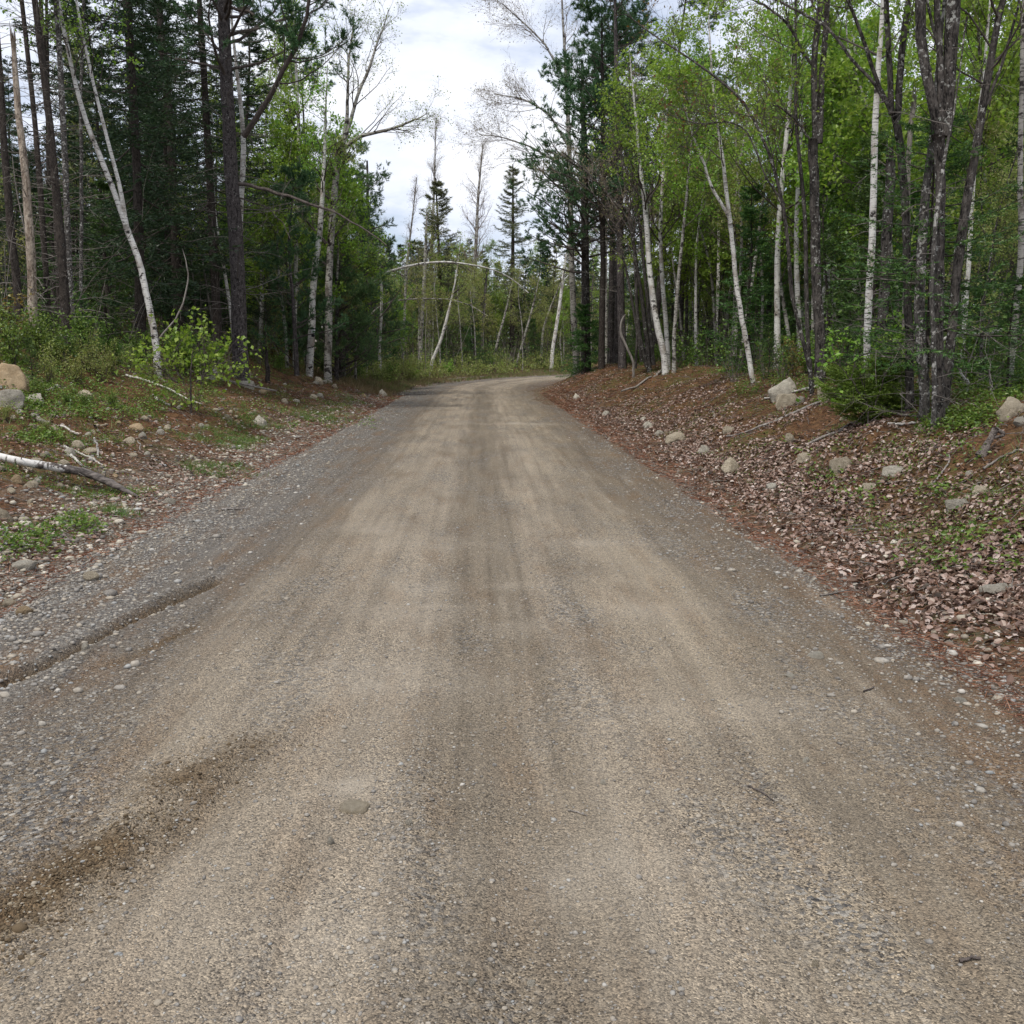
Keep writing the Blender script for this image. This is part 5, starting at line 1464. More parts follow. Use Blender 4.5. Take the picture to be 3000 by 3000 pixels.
for a in [('orange-brown cobble under the birch log', 48, 1418, 38, 24, 'rock_orange'), ('flat cream cobble right of the orange-brown one under the log', 92, 1428, 34, 16, 'rock_tan'), ('cream cobble beside the upright white stick', 228, 1313, 34, 18, 'rock_tan'),
          ('broad flat grey cobble left of the upright white stick', 200, 1334, 42, 18, 'rock_grey'), ('humped tan cobble under the crossed white sticks', 262, 1330, 50, 18, 'rock_tan'), ('long tan cobble in the bare red soil', 396, 1262, 42, 20, 'rock_orange'),
          ('round white cobble below the long tan one', 415, 1282, 28, 18, 'rock_grey'), ('small tan cobble at the top of the bare red soil', 424, 1231, 20, 14, 'rock_tan'), ('pale cobble right of the round white one', 468, 1272, 22, 14, 'rock_grey'),
          ('tan cobble in red soil below the round white one', 378, 1298, 26, 16, 'rock_tan'), ('buff cobble right of the white sticks on the left bank', 390, 1338, 24, 10, 'rock_tan'), ('angular buff cobble above the birch log', 105, 1358, 30, 16, 'rock_tan'),
          ('two toned tan cobble left of the short white stick', 182, 1368, 36, 18, 'rock_tan'), ('round tan cobble touching the top of the birch log', 80, 1378, 28, 18, 'rock_tan'), ('pink-tan cobble above the dark end of the log', 158, 1385, 26, 14, 'rock_orange'),
          ('pale cobble under the dark part of the log', 222, 1440, 30, 14, 'rock_grey'), ('cream cobble below the log near the left edge', 30, 1446, 24, 14, 'rock_tan'), ('grey cobble at the left edge above the grass', 8, 1525, 40, 34, 'rock_tan'),
          ('blue-grey cobble near the end of the log', 430, 1336, 20, 12, 'rock_grey'), ('smooth grey cobble by the broken end of the log', 498, 1477, 30, 18, 'rock_grey'), ('white slab in leaves at the left edge', 60, 1668, 70, 22, 'rock_grey'),
          ('cream slab on the gravel shoulder at the left', 68, 1796, 50, 18, 'rock_orange'), ('round cream stone on the gravel at the left edge', 24, 1778, 42, 24, 'rock_tan'), ('flat tan stone in gravel right of the leaves', 262, 1698, 50, 20, 'rock_tan'),
          ('pale buff rock embedded flush in the road left of centre', 1040, 2378, 84, 22, 'rock_tan'), ('white pebble beside the long rut', 250, 1903, 22, 18, 'rock_grey'), ('pale flat stone set in the road on the right', 2394, 1925, 48, 14, 'rock_grey'), ('blue-grey flat stone set in the road on the right', 2316, 1982, 28, 9, 'rock_grey'),
          ('flat grey stone in the road near the right edge', 2816, 2056, 36, 9, 'rock_grey'), ('dark pebble on the road near the right border', 2780, 1886, 26, 14, 'rock_grey'), ('dark pebble lying on tan track right of centre', 2362, 2235, 20, 15, 'rock_grey'),
          ('grey pebble left of the dark pebble on the tan track', 1768, 2298, 20, 14, 'rock_grey'), ('dark rounded pebble on the left tan track', 968, 2472, 22, 20, 'rock_grey'), ('grey pebble near the middle of the road in front', 1198, 2416, 20, 16, 'rock_grey'),
          ('small pale pebble at the bottom of the photo', 2240, 2998, 30, 18, 'rock_tan'), ('cream pebble low in the right part of the road', 2388, 2832, 22, 18, 'rock_tan'), ('grey pebble low in the middle of the road', 1380, 2886, 24, 16, 'rock_grey'),
          ('second grey pebble low in the middle of the road', 1558, 2890, 26, 16, 'rock_grey')]:
    stone('stone', a[0], 'stone', a[1], a[2], a[3], a[4], a[5], src=COB)
nn = {}
for k in range(120):
    zone = k % 5
    if zone < 3:
        X, Y = rg.uniform(0, 760), rg.uniform(1190, 1520)
        if Y > 1540 - 0.42 * X: continue
        lab, grp = 'small buff cobble lying in the red-brown soil of the left bank', 'cobbles strewn over the left bank'
    elif zone == 3:
        X, Y = rg.uniform(640, 1140), rg.uniform(1090, 1250)
        if Y > 1420 - 0.24 * X or Y < 1250 - 0.2 * X: continue
        lab, grp = 'small pale stone on the left bank below the pines', 'small stones below the left pines'
    else:
        X, Y = rg.uniform(1850, 2950), rg.uniform(1200, 1600)
        if Y < 1130 + 0.05 * (X - 1700) or Y > 1180 + 0.42 * (X - 1750): continue
        lab, grp = 'small pale stone among dead leaves on the right bank', 'small stones on the right bank'
    w = rg.uniform(9, 24)
    stone('stone', lab, 'stone', X, Y, w, w * rg.uniform(.4, .7), ['rock_tan', 'rock_tan', 'rock_grey', 'rock_orange'][rg.randint(4)], grp, COB)


# ------------------------------------------------------------------ fallen wood
def ground_line(px, lift=0.0, n=24):
    P = np.array([hit(X, Y) for X, Y in px])
    P, _ = resample(P, np.ones(len(P)), n)
    return P


def stick(name, label, cat, px, w0, w1, mat, group=None, lift=0.5, n=20, side_twigs=0, seed=0):
    """Fallen wood along photo points on the ground; widths in photo pixels."""
    rng = np.random.RandomState(seed + 5)
    P = ground_line(px, n=n)
    R = np.linspace(w0, w1, n) / 3000 * np.linalg.norm(P - CAM, axis=1) / 2
    g = ground(P[:, 0], P[:, 1])
    zz = np.convolve(np.pad(g, 4, 'edge'), np.ones(9) / 9, 'valid')
    P[:, 2] = np.maximum(zz, g - R * 0.6) + R * lift
    P[1:-1] += rng.randn(n - 2, 3) * R[1:-1, None] * 0.25
    base = P[0].copy()
    mb = MB()
    mb.tubes((P - base)[None], R[None], 10 if w0 > 12 else 6, 0, rng, 0.18)
    if side_twigs:
        A, AR, _ = sub(rng, (P - base)[None], R[None], side_twigs, 0.2, 0.95, 0.9, 0.2, 0.28, 4, 0.1, 0.15, 0.4, rmin=0.003)
        A[:, :, 2] = np.maximum(A[:, :, 2], A[:, :1, 2] - 0.02)
        mb.tubes(A, AR, 3, 0)
    o = put(name, mb.mesh(name, [M[mat]]), None, base)
    return tag(o, label, cat, group)


# the birch log: white outer part and dark rotten lower part
rl = np.random.RandomState(3)
LP_ = ground_line([(-60, 1348), (60, 1380), (150, 1408), (260, 1432), (330, 1448), (405, 1460)], n=34)
LR = np.interp(np.linspace(0, 1, 34), [0, .5, .8, 1], [20, 23, 21, 8]) / 3000 * np.linalg.norm(LP_ - CAM, axis=1) / 2
LP_[:, 2] = np.interp(np.linspace(0, 1, 34), [0, 1], [LP_[0, 2] + 0.05, LP_[-1, 2]]) + LR * 0.9
lb = LP_[0].copy()
log = put('fallen_log', None, None, lb)
tag(log, 'fallen birch log, half white and half rotten dark, on the left bank', 'log')
ml, nt = new_mat('birch_log_bark')
co = objco(nt)
xs = N(nt, 'ShaderNodeSeparateXYZ', {0: co}).outputs[0]
lx = LP_[14, 0] - lb[0]
nz = noise(nt, vscale(nt, co, (5, 9, 9)), 1.0, 4, 0.7)
fm = maprange(nt, math_(nt, 'ADD', xs, math_(nt, 'MULTIPLY_ADD', nz, 1.6, -0.8)), lx - 0.06, lx + 0.06)
wl = ramp(nt, noise(nt, vscale(nt, co, (30, 5, 5)), 1.0, 3), [(0.36, (0.10, .09, .08)), (0.44, (0.58, .56, .53)), (0.7, (0.68, .66, .63))])
dl_ = ramp(nt, noise(nt, vscale(nt, co, (6, 26, 26)), 1.0, 4, .7), [(0.35, (0.035, .03, .028)), (0.65, (0.19, .165, .15))])
finish(nt, mix(nt, fm, wl, dl_), 0.85, nz, 0.6, 0.02, 0.2)
a_, b_, c_ = MB(), MB(), MB()
a_.tubes((LP_[:15] - lb)[None], LR[None, :15], 12, 0, rl, 0.08)
b_.tubes((LP_[14:] - lb)[None], LR[None, 14:], 12, 0, rl, 0.25)
tw, twr, _ = sub(rl, (LP_ - lb)[None], LR[None], 9, 0.1, 0.95, 1.2, 0.2, 0.16, 4, 0.2, 0.15, 0.25, rmin=0.004)
c_.tubes(tw, twr, 4, 0)
tag(put('white_bark', a_.mesh('log_white', [ml]), log), 'smooth white end of the log')
tag(put('rotten_bark', b_.mesh('log_dark', [ml]), log), 'dark rotten end of the log')
put('branch_stubs', c_.mesh('log_stubs', [M['twig_dead']]), log)

for k, a in enumerate([
    ('long thin grey pole lying down the left bank below the shrubs', [(335, 1018), (430, 1045), (500, 1072), (590, 1098), (680, 1130), (760, 1160), (810, 1172)], 9, 4, 'dead', 4),
    ('pale pole lying below the long thin grey one', [(368, 1103), (430, 1122), (490, 1140), (540, 1168), (590, 1190)], 6, 3, 'bleached', 2),
    ('short white stick near the middle of the left bank', [(455, 1168), (480, 1182), (498, 1195)], 6, 4, 'bleached', 0),
    ('grey weathered board-like stick above the birch log', [(98, 1232), (120, 1242), (145, 1252)], 12, 9, 'dead', 0),
    ('straight thin white stick in the bare soil', [(178, 1252), (205, 1266), (228, 1278)], 5, 4, 'bleached', 0),
    ('longest white stick in the crossed pair above the log', [(188, 1312), (230, 1332), (270, 1350), (302, 1368)], 6, 3, 'bleached', 0),
    ('shorter white stick in the crossed pair above the log', [(205, 1335), (225, 1355), (240, 1372)], 7, 5, 'bleached', 0),
    ('tan curved root piece in the bare soil', [(278, 1258), (298, 1254), (315, 1246)], 7, 4, 'rock_tan', 0),
    ('dead forked branch under the ochre boulder', [(118, 1155), (150, 1148), (192, 1138)], 5, 3, 'dead', 2),
    ('long thin branch running down the right bank to the fir', [(2335, 1322), (2400, 1294), (2470, 1262), (2540, 1232), (2590, 1212), (2642, 1192)], 5, 10, 'dead', 5),
    ('two branches lying parallel above the long thin one on the right bank', [(2128, 1290), (2200, 1268), (2280, 1235), (2340, 1210), (2400, 1185), (2455, 1158)], 4, 8, 'dead', 6),
    ('pale branch resting on the wedge shaped boulder', [(2240, 1172), (2310, 1155), (2370, 1145), (2415, 1134)], 4, 6, 'bleached', 2),
    ('dark branch lying across leaves below the maples', [(2610, 1218), (2660, 1222), (2710, 1228), (2735, 1238)], 6, 4, 'twig_dead', 4),
    ('short pale stick below the dark branch under the maples', [(2600, 1246), (2640, 1248), (2682, 1243)], 6, 5, 'bleached', 1),
    ('crooked grey stick rising from leaves in mid right bank', [(2690, 1440), (2730, 1425), (2765, 1385), (2785, 1350), (2780, 1335)], 5, 4, 'dead', 1),
    ('tangled dark twigs at the right edge of the photo', [(2880, 1390), (2920, 1350), (2960, 1335), (3010, 1320)], 6, 4, 'twig_dead', 6),
    ('pale pole sloping down the bank by the birches on the right', [(1820, 1165), (1860, 1138), (1905, 1110), (1938, 1090)], 4, 6, 'dead', 2),
    ('thin dark twig lying at the right road edge', [(2402, 1750), (2440, 1742), (2490, 1732), (2560, 1738)], 4, 2, 'twig_dead', 4),
    ('thin stick on the gravel shoulder at the left', [(648, 1497), (690, 1495), (726, 1492)], 5, 4, 'dead', 0),
    ('long pale fallen stem along the foot of the far verge', [(1310, 1116), (1360, 1112), (1420, 1105)], 4, 3, 'dead', 0),
    ('dark broken branch on the road near the left verge', [(1190, 1158), (1220, 1158), (1250, 1156)], 1.6, 1.2, 'twig', 5),
    ('thin dark twig on the road right of centre', [(2192, 2305), (2230, 2325), (2265, 2350)], 4, 3, 'twig', 0),
    ('short dark stick low on the right part of the road', [(2810, 2824), (2840, 2816), (2870, 2814)], 8, 6, 'twig', 0),
    ('pale curled twig in the middle of the road', [(1664, 2378), (1690, 2382), (1720, 2392)], 4, 3, 'dead', 0),
    ('dark twig above the flat grey stone on the road', [(2530, 2030), (2545, 2024), (2560, 2016)], 4, 3, 'twig', 0)]):
    stick('fallen_branch', a[0], 'branch', a[1], a[2] * 1.25, a[3] * 1.25, a[4], None, 1.5, 18, a[5], k)


for nm_, lab_, px_ in [('dead_stick', 'white peeled stick standing upright in the bare red soil', [(285, 1340, 6), (283, 1310, 6), (279, 1284, 6)]), ('dead_stick', 'small crooked white stick poking up by the grey cobble', [(404, 1322, 4), (411, 1306, 4), (404, 1290, 2)])]:
    key_tree(nm_, lab_, 'stick', float(hit(px_[0][0], px_[0][1])[1]), [(px_,)], 'bleached', None, 95)
# dead stump with a broken side arm
q0 = hit(2872, 1338)
mb = MB()
sc_ = q0[1] / 3000
pp = np.array([[0, 0, -0.08], [8, 2, 12], [20, 3, 38], [33, 4, 62], [42, 4, 84]]) * sc_
pp, rr_ = resample(pp, np.array([17, 13, 10, 9.5, 9]) * sc_, 14)
rs = np.random.RandomState(9)
mb.tubes(pp[None], rr_[None], 10, 0, rs, 0.25)
st_ = put('tree_stump', None, None, q0)
tag(st_, 'dead leaning stump with a hooked side arm on the right bank', 'stump')
put('trunk', mb.mesh('stump_trunk', [M['log_dark']]), st_)
mb = MB()
p2, r2 = resample(np.array([[40, 4, 82], [55, 2, 74], [68, 0, 66], [55, -3, 60], [36, 0, 56]]) * sc_, np.array([7, 6, 6, 5, 5]) * sc_, 14)
mb.tubes(p2[None], r2[None], 6, 0, rs, 0.2)
put('side_arm', mb.mesh('stump_arm', [M['log_dark']]), st_)
# bowed pale trunk lying across the undergrowth at the right edge
key_tree('fallen_birch', 'pale bowed birch lying waist high across the undergrowth at the right edge', 'fallen tree', 16, [([(2690, 1110, 8), (2730, 1010, 9), (2780, 985, 10), (2830, 978, 11), (2890, 976, 12), (2920, 968, 12), (2950, 960, 12), (3010, 962, 12), (3120, 985, 10)],)], 'birch', None, 90, n=36)
key_tree('dead_sapling', 'short pale dead stem slanting out of the bank right of the maple clump', 'sapling', 13.5, [([(2862, 1168, 9), (2840, 1120, 8), (2812, 1068, 6)],)], 'birch', None, 91)
key_tree('dead_sapling', 'forked white dead twig standing before the green undergrowth on the right', 'sapling', 12.5, [
    ([(2890, 1180, 4), (2895, 1160, 4), (2910, 1142, 5)], None), ([(2910, 1142, 5), (2904, 1110, 4), (2893, 1055, 2)], None), ([(2910, 1142, 5), (2918, 1120, 4), (2914, 1098, 4), (2915, 1076, 3)], None)], 'dead', None, 92)
key_tree('tree_stump', 'small broken stump at the bank edge right of the big pine', 'stump', 29, [([(784, 1078, 13), (782, 1055, 11), (784, 1032, 8)],)], 'spruce', None, 93, broken=True)

# grey box strapped to the birch on the left
bx = at(917.5, 974, 35.86)
box = put('strapped_box', None, None, bx)
tag(box, 'small pale grey box on a black strap around the left birch', 'box')


def box_mesh(name, sx, sy, sz, mat, bev=0.012):
    bm = bmesh.new()
    bmesh.ops.create_cube(bm, size=1.0)
    for v in bm.verts:
        v.co.x *= sx; v.co.y *= sy; v.co.z *= sz
    bmesh.ops.bevel(bm, geom=bm.edges[:], offset=bev, segments=2, affect='EDGES')
    me = bpy.data.meshes.new(name)
    bm.to_mesh(me); bm.free()
    me.materials.append(mat)
    return me


put('case', box_mesh('box_case', 0.115, 0.07, 0.15, M['tag_grey']), box, (0, -0.04, 0.02))
put('hood', box_mesh('box_hood', 0.11, 0.06, 0.06, M['tag_black']), box, (-0.01, -0.03, 0.13))
put('base', box_mesh('box_base', 0.12, 0.065, 0.09, M['tag_black']), box, (0, -0.035, -0.105))
mb = MB()
th = np.linspace(0, 2 * math.pi, 25)
ring = np.stack([np.cos(th) * 0.128 - 0.07, np.sin(th) * 0.128 + 0.13, 0 * th + 0.135 + 0 * th], 1)
mb.tubes(ring[None], np.full((1, 25), 0.018), 6, 0)
put('strap', mb.mesh('box_strap', [M['tag_black']]), box)

# ------------------------------------------------------------------ loose stuff on the ground
rs = np.random.RandomState(123)


def road_scatter(n, smin, smax, dfun, side):
    """n points at log spread distances; dfun(n) = metres outside the road edge."""
    s = np.exp(rs.uniform(math.log(smin), math.log(smax), n))
    d = dfun(n)
    t = np.where(side < 0, -HWL - d, HWR + d)
    x, y = road_xy(t, s)
    px, py = project(np.stack([x, y, 0 * x], -1))
    k = (px > -300) & (px < 3300) & (y > 1.5)
    return x[k], y[k], d[k]


def flat_leaves(mb, x, y, size, mi=0, curl=0.35, lift=0.012):
    m = len(x)
    z = ground(x, y) + lift + rs.rand(m) * 0.02
    e = 0.08
    gxn = (ground(x + e, y) - ground(x - e, y)) / (2 * e)
    gyn = (ground(x, y + e) - ground(x, y - e)) / (2 * e)
    nrm = unit(np.stack([-gxn, -gyn, np.ones(m)], -1) + rs.randn(m, 3) * curl)
    d = rs.randn(m, 3)
    d = unit(d - (d * nrm).sum(1, keepdims=True) * nrm)
    L = size * rs.uniform(0.55, 1.25, m)
    s = np.cross(d, nrm)
    p = np.stack([x, y, z], -1)
    L_ = L[:, None]
    up_ = nrm * (L_ * rs.uniform(0.05, 0.3, (m, 1)))
    V = np.stack([p - d * L_ * .5, p - d * L_ * 0.2 + s * L_ * 0.34 + up_, p + d * L_ * .22 + s * L_ * 0.27 + up_, p + d * L_ * .52, p + d * L_ * .22 - s * L_ * 0.27 + up_, p - d * L_ * 0.2 - s * L_ * 0.34 + up_], 1)
    q = np.arange(6 * m).reshape(m, 6)
    mb.add(V, np.concatenate([q[:, [0, 1, 2, 3]], q[:, [3, 4, 5, 0]]]), mi, False)


mb = MB()
x, y, d = road_scatter(110000, 3.2, 45, lambda n: np.abs(rs.randn(n)) * 2.4 + rs.uniform(-0.3, 0.4, n), 1)
keep = rs.rand(len(x)) < np.clip(0.16 + 0.62 * np.exp(-np.abs(d - 0.6) / 1.1) + 1.3 * fbm(x * 0.9, y * 0.9, 55, 3), 0.04, 1)
flat_leaves(mb, x[keep], y[keep], 0.05, 0, 0.5)
x, y, d = road_scatter(30000, 4, 48, lambda n: np.abs(rs.randn(n)) * 2.5 + rs.uniform(-0.2, 0.3, n), -1)
keep = rs.rand(len(x)) < np.clip(0.28 + 1.3 * fbm(x * 0.9, y * 0.9, 56, 3), 0.03, 1)
flat_leaves(mb, x[keep], y[keep], 0.05)
x, y, d = road_scatter(9000, 40, 110, lambda n: rs.uniform(-0.1, 3.5, n), -1)
flat_leaves(mb, x, y, 0.09)
tag(put('leaf_litter', mb.mesh('leaf_litter', [M['litter']])), 'pinkish brown dead leaves strewn over both banks', 'leaves', kind='stuff')


def pebbles(mb, x, y, r, sink=0.35):
    m = len(x)
    phi = (1 + 5 ** 0.5) / 2
    I = np.array([(-1, phi, 0), (1, phi, 0), (-1, -phi, 0), (1, -phi, 0), (0, -1, phi), (0, 1, phi), (0, -1, -phi), (0, 1, -phi), (phi, 0, -1), (phi, 0, 1), (-phi, 0, -1), (-phi, 0, 1)]) / 1.902
    FI = np.array([(0, 11, 5), (0, 5, 1), (0, 1, 7), (0, 7, 10), (0, 10, 11), (1, 5, 9), (5, 11, 4), (11, 10, 2), (10, 7, 6), (7, 1, 8), (3, 9, 4), (3, 4, 2), (3, 2, 6), (3, 6, 8), (3, 8, 9), (4, 9, 5), (2, 4, 11), (6, 2, 10), (8, 6, 7), (9, 8, 1)])
    V = I[None] * (1 + 0.35 * (rs.rand(m, 12, 1) - 0.5))
    sc = np.stack([rs.uniform(.7, 1.3, m), rs.uniform(.6, 1.0, m), rs.uniform(.35, .7, m)], -1) * r[:, None]
    V = V * sc[:, None, :]
    a = rs.rand(m) * 6.28
    c, s = np.cos(a)[:, None], np.sin(a)[:, None]
    V = np.stack([V[..., 0] * c - V[..., 1] * s, V[..., 0] * s + V[..., 1] * c, V[..., 2]], -1)
    V = V + np.stack([x, y, ground(x, y) + sc[:, 2] * (1 - 2 * sink)], -1)[:, None, :]
    F = (np.arange(m)[:, None, None] * 12 + FI[None]).reshape(-1, 3)
    mb.add(V, F, 0, True)


mb, pale_mb = MB(), MB()
x, y, d = road_scatter(26000, 3.5, 50, lambda n: rs.normal(-0.35, 0.55, n), -1)
pebbles(mb, x, y, np.clip(np.exp(rs.normal(-4.75, 0.5, len(x))), 0.004, 0.045))
x, y, d = road_scatter(6000, 4.5, 40, lambda n: np.abs(rs.randn(n)) * 1.8, -1)
pebbles(mb, x, y, np.clip(np.exp(rs.normal(-4.2, 0.55, len(x))), 0.006, 0.06))
x, y, d = road_scatter(3600, 4.5, 45, lambda n: rs.normal(0.35, 0.35, n), -1)
pebbles(pale_mb, x, y, np.clip(np.exp(rs.normal(-3.95, 0.45, len(x))), 0.01, 0.06))
x, y, d = road_scatter(900, 4.5, 45, lambda n: rs.normal(0.25, 0.3, n), 1)
pebbles(pale_mb, x, y, np.clip(np.exp(rs.normal(-4.1, 0.4, len(x))), 0.01, 0.05))
x, y, d = road_scatter(9000, 3.0, 50, lambda n: rs.normal(-0.3, 0.45, n), 1)
pebbles(mb, x, y, np.clip(np.exp(rs.normal(-4.9, 0.5, len(x))), 0.004, 0.04))
x, y, d = road_scatter(16000, 2.2, 16, lambda n: rs.uniform(-3.2, -0.2, n), -1)
pebbles(mb, x, y, np.clip(np.exp(rs.normal(-5.5, 0.42, len(x))), 0.0025, 0.014))
x, y, d = road_scatter(16000, 2.2, 16, lambda n: rs.uniform(-3.2, -0.1, n), 1)
pebbles(mb, x, y, np.clip(np.exp(rs.normal(-5.55, 0.42, len(x))), 0.0025, 0.014))
k = rs.rand(9000)
i = (k * (len(RIDGE) - 1)).astype(int); w = k * (len(RIDGE) - 1) - i
RP = np.array(RIDGE)
k_fade = rs.rand(9000) < np.clip(1.1 - 1.25 * k, 0.0, 1)
rp = RP[i] * (1 - w[:, None]) + RP[i + 1] * w[:, None] + rs.randn(9000, 2) * 0.10
rp = rp[k_fade]
ridge_mb = MB()
pebbles(ridge_mb, rp[:, 0], rp[:, 1], np.exp(rs.normal(-5.65, 0.45, len(rp))), 0.42)
tag(put('gravel', mb.mesh('gravel', [M['gravel']])), 'grey and tan gravel stones loose on the road and shoulders', 'gravel', kind='stuff')
mpale, nt = new_mat('pale_stone')
geo = N(nt, 'ShaderNodeNewGeometry')
finish(nt, ramp(nt, geo.outputs['Random Per Island'], [(0, (0.22, 0.19, 0.15)), (0.4, (0.38, 0.34, 0.27)), (0.8, (0.52, 0.48, 0.40)), (1, (0.36, 0.37, 0.37))]), 0.9, noise(nt, objco(nt), 60, 3), 0.3, 0.01, 0.2)
tag(put('gravel', pale_mb.mesh('pale_gravel', [mpale])), 'pale stones raked up in a line along the road verges', 'gravel', kind='stuff')
mclod, nt = new_mat('damp_soil')
geo = N(nt, 'ShaderNodeNewGeometry')
finish(nt, ramp(nt, geo.outputs['Random Per Island'], [(0, (0.055, 0.04, 0.025)), (0.6, (0.13, 0.095, 0.058)), (0.9, (0.24, 0.20, 0.14)), (1, (0.40, 0.36, 0.30))]), 0.95, None, 0, 0, 0.15)
tag(put('loose_soil', ridge_mb.mesh('loose_soil', [mclod])), 'dark damp clods of soil thrown up along a tyre scuff', 'soil', kind='stuff')

mb = MB()


def tufts(mb, x, y, n, h, w, spread, mi=0):
    m = len(x)
    bx_ = np.repeat(x, n) + rs.randn(m * n) * spread
    by_ = np.repeat(y, n) + rs.randn(m * n) * spread
    p = np.stack([bx_, by_, ground(bx_, by_) - 0.005], -1)
    dr = unit(rs.randn(m * n, 3) * np.array([.5, .5, .15]) + np.array([0, 0, 0.8]))
    mb.blades(p, dr, h * rs.uniform(.5, 1.2, m * n) * np.repeat(rs.uniform(.6, 1.3, m), n), w, rs, mi)


x, y, d = road_scatter(3000, 5, 55, lambda n: rs.normal(0.6, 0.4, n), -1)
kp = fbm(x * 0.8, y * 0.8, 66, 2) > 0.03
tufts(mb, x[kp], y[kp], 22, 0.10, 0.008, 0.06)
x, y, d = road_scatter(900, 10, 50, lambda n: 1.5 + np.abs(rs.randn(n)) * 2.5, -1)
kp = fbm(x * 0.6, y * 0.6, 67, 2) > 0.05
tufts(mb, x[kp], y[kp], 22, 0.13, 0.009, 0.08)
x, y, d = road_scatter(1100, 42, 110, lambda n: 0.1 + np.abs(rs.randn(n)) * 1.8, -1)
tufts(mb, x, y, 16, 0.22, 0.02, 0.16)
x, y, d = road_scatter(700, 5, 48, lambda n: 0.3 + np.abs(rs.randn(n)) * 2.5, 1)
kp = fbm(x * 0.8, y * 0.8, 68, 2) > 0.1
tufts(mb, x[kp], y[kp], 18, 0.09, 0.008, 0.06)
mdry = MB()
x, y, d = road_scatter(2600, 38, 112, lambda n: 0.1 + np.abs(rs.randn(n)) * 2.0, -1)
tufts(mdry, x, y, 16, 0.28, 0.02, 0.18)
tag(put('dry_grass', mdry.mesh('dry_grass', [leaf_mat('dry_grass_blade', [(0, (0.09, 0.085, 0.03)), (0.5, (0.22, 0.17, 0.08)), (1, (0.34, 0.25, 0.13))], 0.35)])), 'straw coloured dry grass on the verge beyond the bend', 'grass', kind='stuff')
tag(put('grass', mb.mesh('grass', [M['grass']])), 'short green grass in tufts along the road verges', 'grass', kind='stuff')

mb = MB()


def herbs(mb, x, y, n, size, spread, h):
    m = len(x)
    bx_ = np.repeat(x, n) + rs.randn(m * n) * spread
    by_ = np.repeat(y, n) + rs.randn(m * n) * spread
    p = np.stack([bx_, by_, ground(bx_, by_) + h * rs.rand(m * n)], -1)
    dr = unit(rs.randn(m * n, 3) * np.array([1, 1, .35]) + np.array([0, 0, .25]))
    nr = unit(rs.randn(m * n, 3) * .5 + np.array([0, 0, 1.0]))
    mb.leaves(p, dr, nr, size * rs.uniform(.6, 1.3, m * n), size * 0.34, 0)


hx, hy = [], []
for X0, X1, Y0, Y1, n in [(2700, 2910, 1205, 1275, 110), (2790, 2990, 1090, 1190, 120), (2150, 2220, 1120, 1160, 25), (2270, 2420, 1110, 1150, 40), (60, 480, 1150, 1230, 190), (60, 180, 1270, 1300, 35), (420, 640, 1080, 1200, 130), (0, 160, 1560, 1640, 26), (190, 280, 1530, 1570, 20), (0, 300, 1060, 1160, 130),
                          (300, 700, 1010, 1100, 120), (700, 1100, 1150, 1260, 90), (2700, 2990, 1560, 1700, 24), (2300, 2900, 1300, 1500, 40)]:
    for _ in range(n):
        q = hit(rs.uniform(X0, X1), rs.uniform(Y0, Y1))
        hx.append(q[0]); hy.append(q[1])
herbs(mb, np.array(hx), np.array(hy), 16, 0.045, 0.09, 0.12)
x, y, d = road_scatter(2600, 4.5, 45, lambda n: 0.5 + np.abs(rs.randn(n)) * 2.2, 1)
kp = fbm(x * 0.9, y * 0.9, 83, 3) > 0.02
herbs(mb, x[kp], y[kp], 22, 0.022, 0.10, 0.05)
x, y, d = road_scatter(2600, 4.5, 50, lambda n: 0.3 + np.abs(rs.randn(n)) * 2.2, -1)
kp = fbm(x * 0.9, y * 0.9, 84, 3) > 0.02
herbs(mb, x[kp], y[kp], 22, 0.024, 0.10, 0.05)
x, y, d = road_scatter(1600, 18, 60, lambda n: 3.0 + np.abs(rs.randn(n)) * 4, -1)
herbs(mb, x, y, 12, 0.05, 0.15, 0.25)
x, y, d = road_scatter(1000, 12, 50, lambda n: 2.8 + np.abs(rs.randn(n)) * 4, 1)
herbs(mb, x, y, 12, 0.045, 0.15, 0.2)
tag(put('ground_cover', mb.mesh('ground_cover', [M['leaf_bush']])), 'low green leafy plants covering the banks', 'plants', kind='stuff')

mb = MB()
x, y, d = road_scatter(2400, 6, 60, lambda n: np.abs(rs.randn(n)) * 3.2, -1)
x2, y2, d2_ = road_scatter(2400, 6, 50, lambda n: np.abs(rs.randn(n)) * 3.0, 1)
x = np.concatenate([x, x2]); y = np.concatenate([y, y2])
m = len(x)
an = rs.rand(m) * 6.28
L = rs.uniform(.06, .35, m)
f = np.linspace(-.5, .5, 4)
PX = x[:, None] + np.cos(an)[:, None] * L[:, None] * f + rs.randn(m, 4) * .01
PY = y[:, None] + np.sin(an)[:, None] * L[:, None] * f + rs.randn(m, 4) * .01
P = np.stack([PX, PY, ground(PX, PY) + 0.008 + rs.rand(m, 1) * 0.03], -1)
mb.tubes(P, (rs.uniform(.002, .005, m))[:, None] * np.array([1, .9, .8, .5])[None], 4, 0)
tag(put('twig_litter', mb.mesh('twig_litter', [M['twig_dead']])), 'small dead twigs scattered over both banks', 'twigs', kind='stuff')

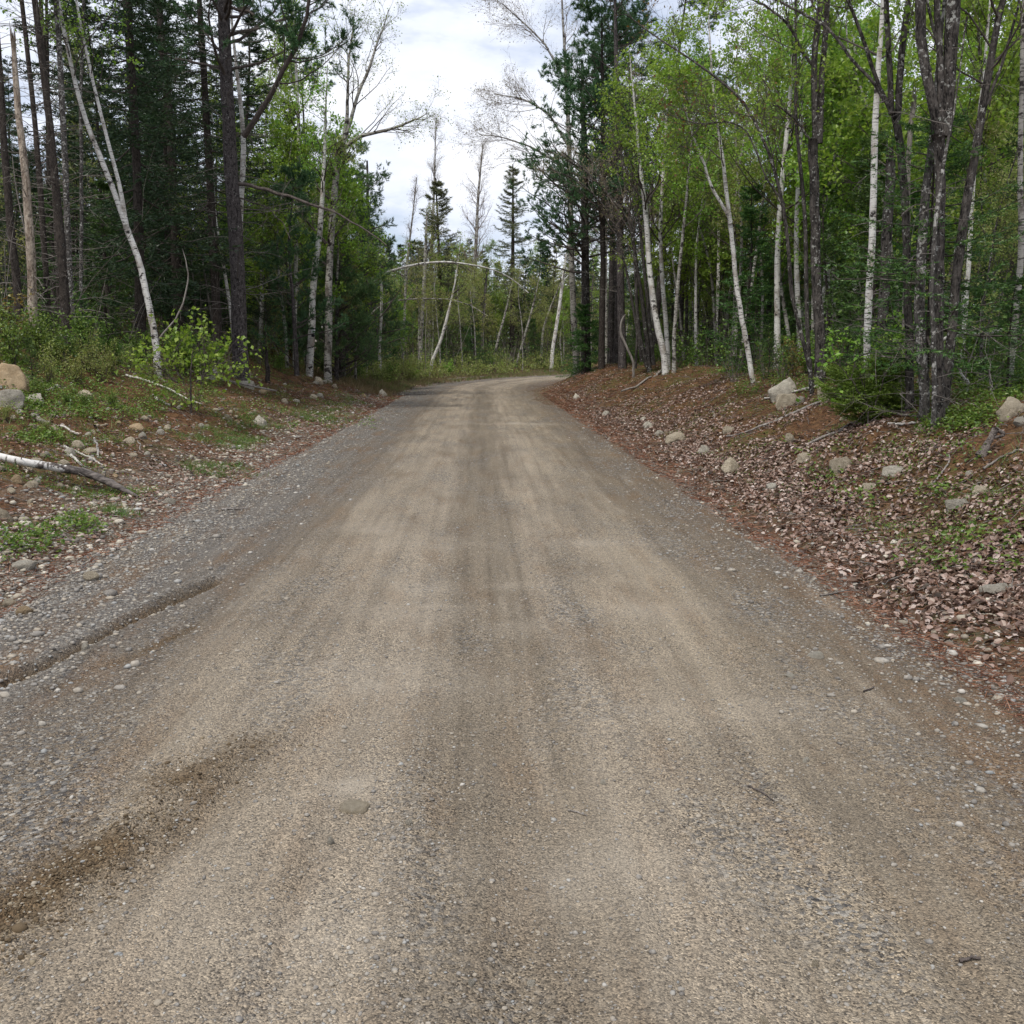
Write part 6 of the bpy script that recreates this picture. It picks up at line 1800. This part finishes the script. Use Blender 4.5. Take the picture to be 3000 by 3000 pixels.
# ------------------------------------------------------------------ knee to head high undergrowth, one tangled mass
def thicket(mb, x, y, h, n, size, stems=3):
    m = len(x)
    k = m * stems
    bx_ = np.repeat(x, stems) + rs.randn(k) * .12; by_ = np.repeat(y, stems) + rs.randn(k) * .12
    hh = np.repeat(h, stems) * rs.uniform(.5, 1.1, k)
    f = np.linspace(0, 1, 5)
    P = np.stack([bx_[:, None] + (rs.randn(k, 1) * .3) * hh[:, None] * f ** 1.3, by_[:, None] + (rs.randn(k, 1) * .3) * hh[:, None] * f ** 1.3, gz(bx_, by_)[:, None] + hh[:, None] * f - .03], -1)
    P[:, 1:] += rs.randn(k, 4, 3) * 0.03
    mb.tubes(P, (0.004 + 0.003 * hh)[:, None] * np.linspace(1, .4, 5)[None], 3, 0)
    B, BR, _ = sub(rs, P, np.full((k, 5), 0.005), 4, 0.15, 1, 0.9, .3, lambda f, L: L * .35, 4, 0.2, 0.2, .6, rmin=.0025)
    mb.tubes(B, BR, 3, 0)
    if n:
        leaf_on(mb, rs, B, n, size, 0.1, 0.05, 1, 0.42)


def undergrowth(name, label, spots, n, size, mats, stems=3):
    mb = MB()
    for cnt, lo, hi, d0, d1, side, h0, h1 in spots:
        s = rs.uniform(lo, hi, cnt); d = d0 + (d1 - d0) * rs.rand(cnt) ** 1.4
        x, y = road_xy(np.where(side < 0, -HWL - d, HWR + d), s)
        px = project(np.stack([x, y, 0 * x], -1))[0]
        k = (px > -250) & (px < 3250) & (y > 9) & ((side > 0) | (px < 1740))
        thicket(mb, x[k], y[k], rs.uniform(h0, h1, cnt)[k], n, size, stems)
    tag(put(name, mb.mesh(name, [M[m_] for m_ in mats])), label, 'undergrowth', kind='stuff')


undergrowth('undergrowth', 'yellow-green thicket along the verge beyond the bend', [(620, 47, 116, 1.0, 8, -1, .4, 1.4)], 7, 0.085, ['twig', 'leaf_pale'])
undergrowth('undergrowth', 'dark leafy thicket filling the floor of the woods', [(520, 50, 116, 2.5, 18, -1, .8, 3.0), (330, 20, 56, 4.8, 22, -1, .4, 1.6), (420, 13, 52, 3.6, 20, 1, .4, 1.6)], 6, 0.075, ['twig', 'leaf_bush'])
undergrowth('undergrowth', 'leafless grey brush standing between the trunks', [(420, 18, 56, 5, 18, -1, .8, 3.2), (260, 12, 50, 4, 16, 1, .6, 2.6), (420, 50, 112, 3, 16, -1, 1.2, 4.5)], 0, 0.05, ['twig_dead', 'leaf_rust'], 2)

# fallen needles: fine rusty litter over the banks and along the road's edges
mb = MB()
for n_, side in ((42000, 1), (38000, -1)):
    x, y, d = road_scatter(n_, 3.2, 40, lambda n: np.abs(rs.randn(n)) * 2.2 - 0.45, side)
    p = np.stack([x, y, ground(x, y) + 0.004 + rs.rand(len(x)) * .012], -1)
    mb.blades(p, unit(rs.randn(len(x), 3) * np.array([1, 1, .22])), rs.uniform(.05, .13, len(x)) * (0.7 + y / 20), 0.005 * (0.8 + y / 16), rs, 0)
tag(put('needle_litter', mb.mesh('needle_litter', [leaf_mat('dry_needle', [(0, (0.07, 0.035, 0.02)), (0.6, (0.20, 0.10, 0.045)), (1, (0.34, 0.21, 0.12))], 0.1, 0.0, 0.03)])), 'rusty dry pine needles littering the banks', 'needles', kind='stuff')
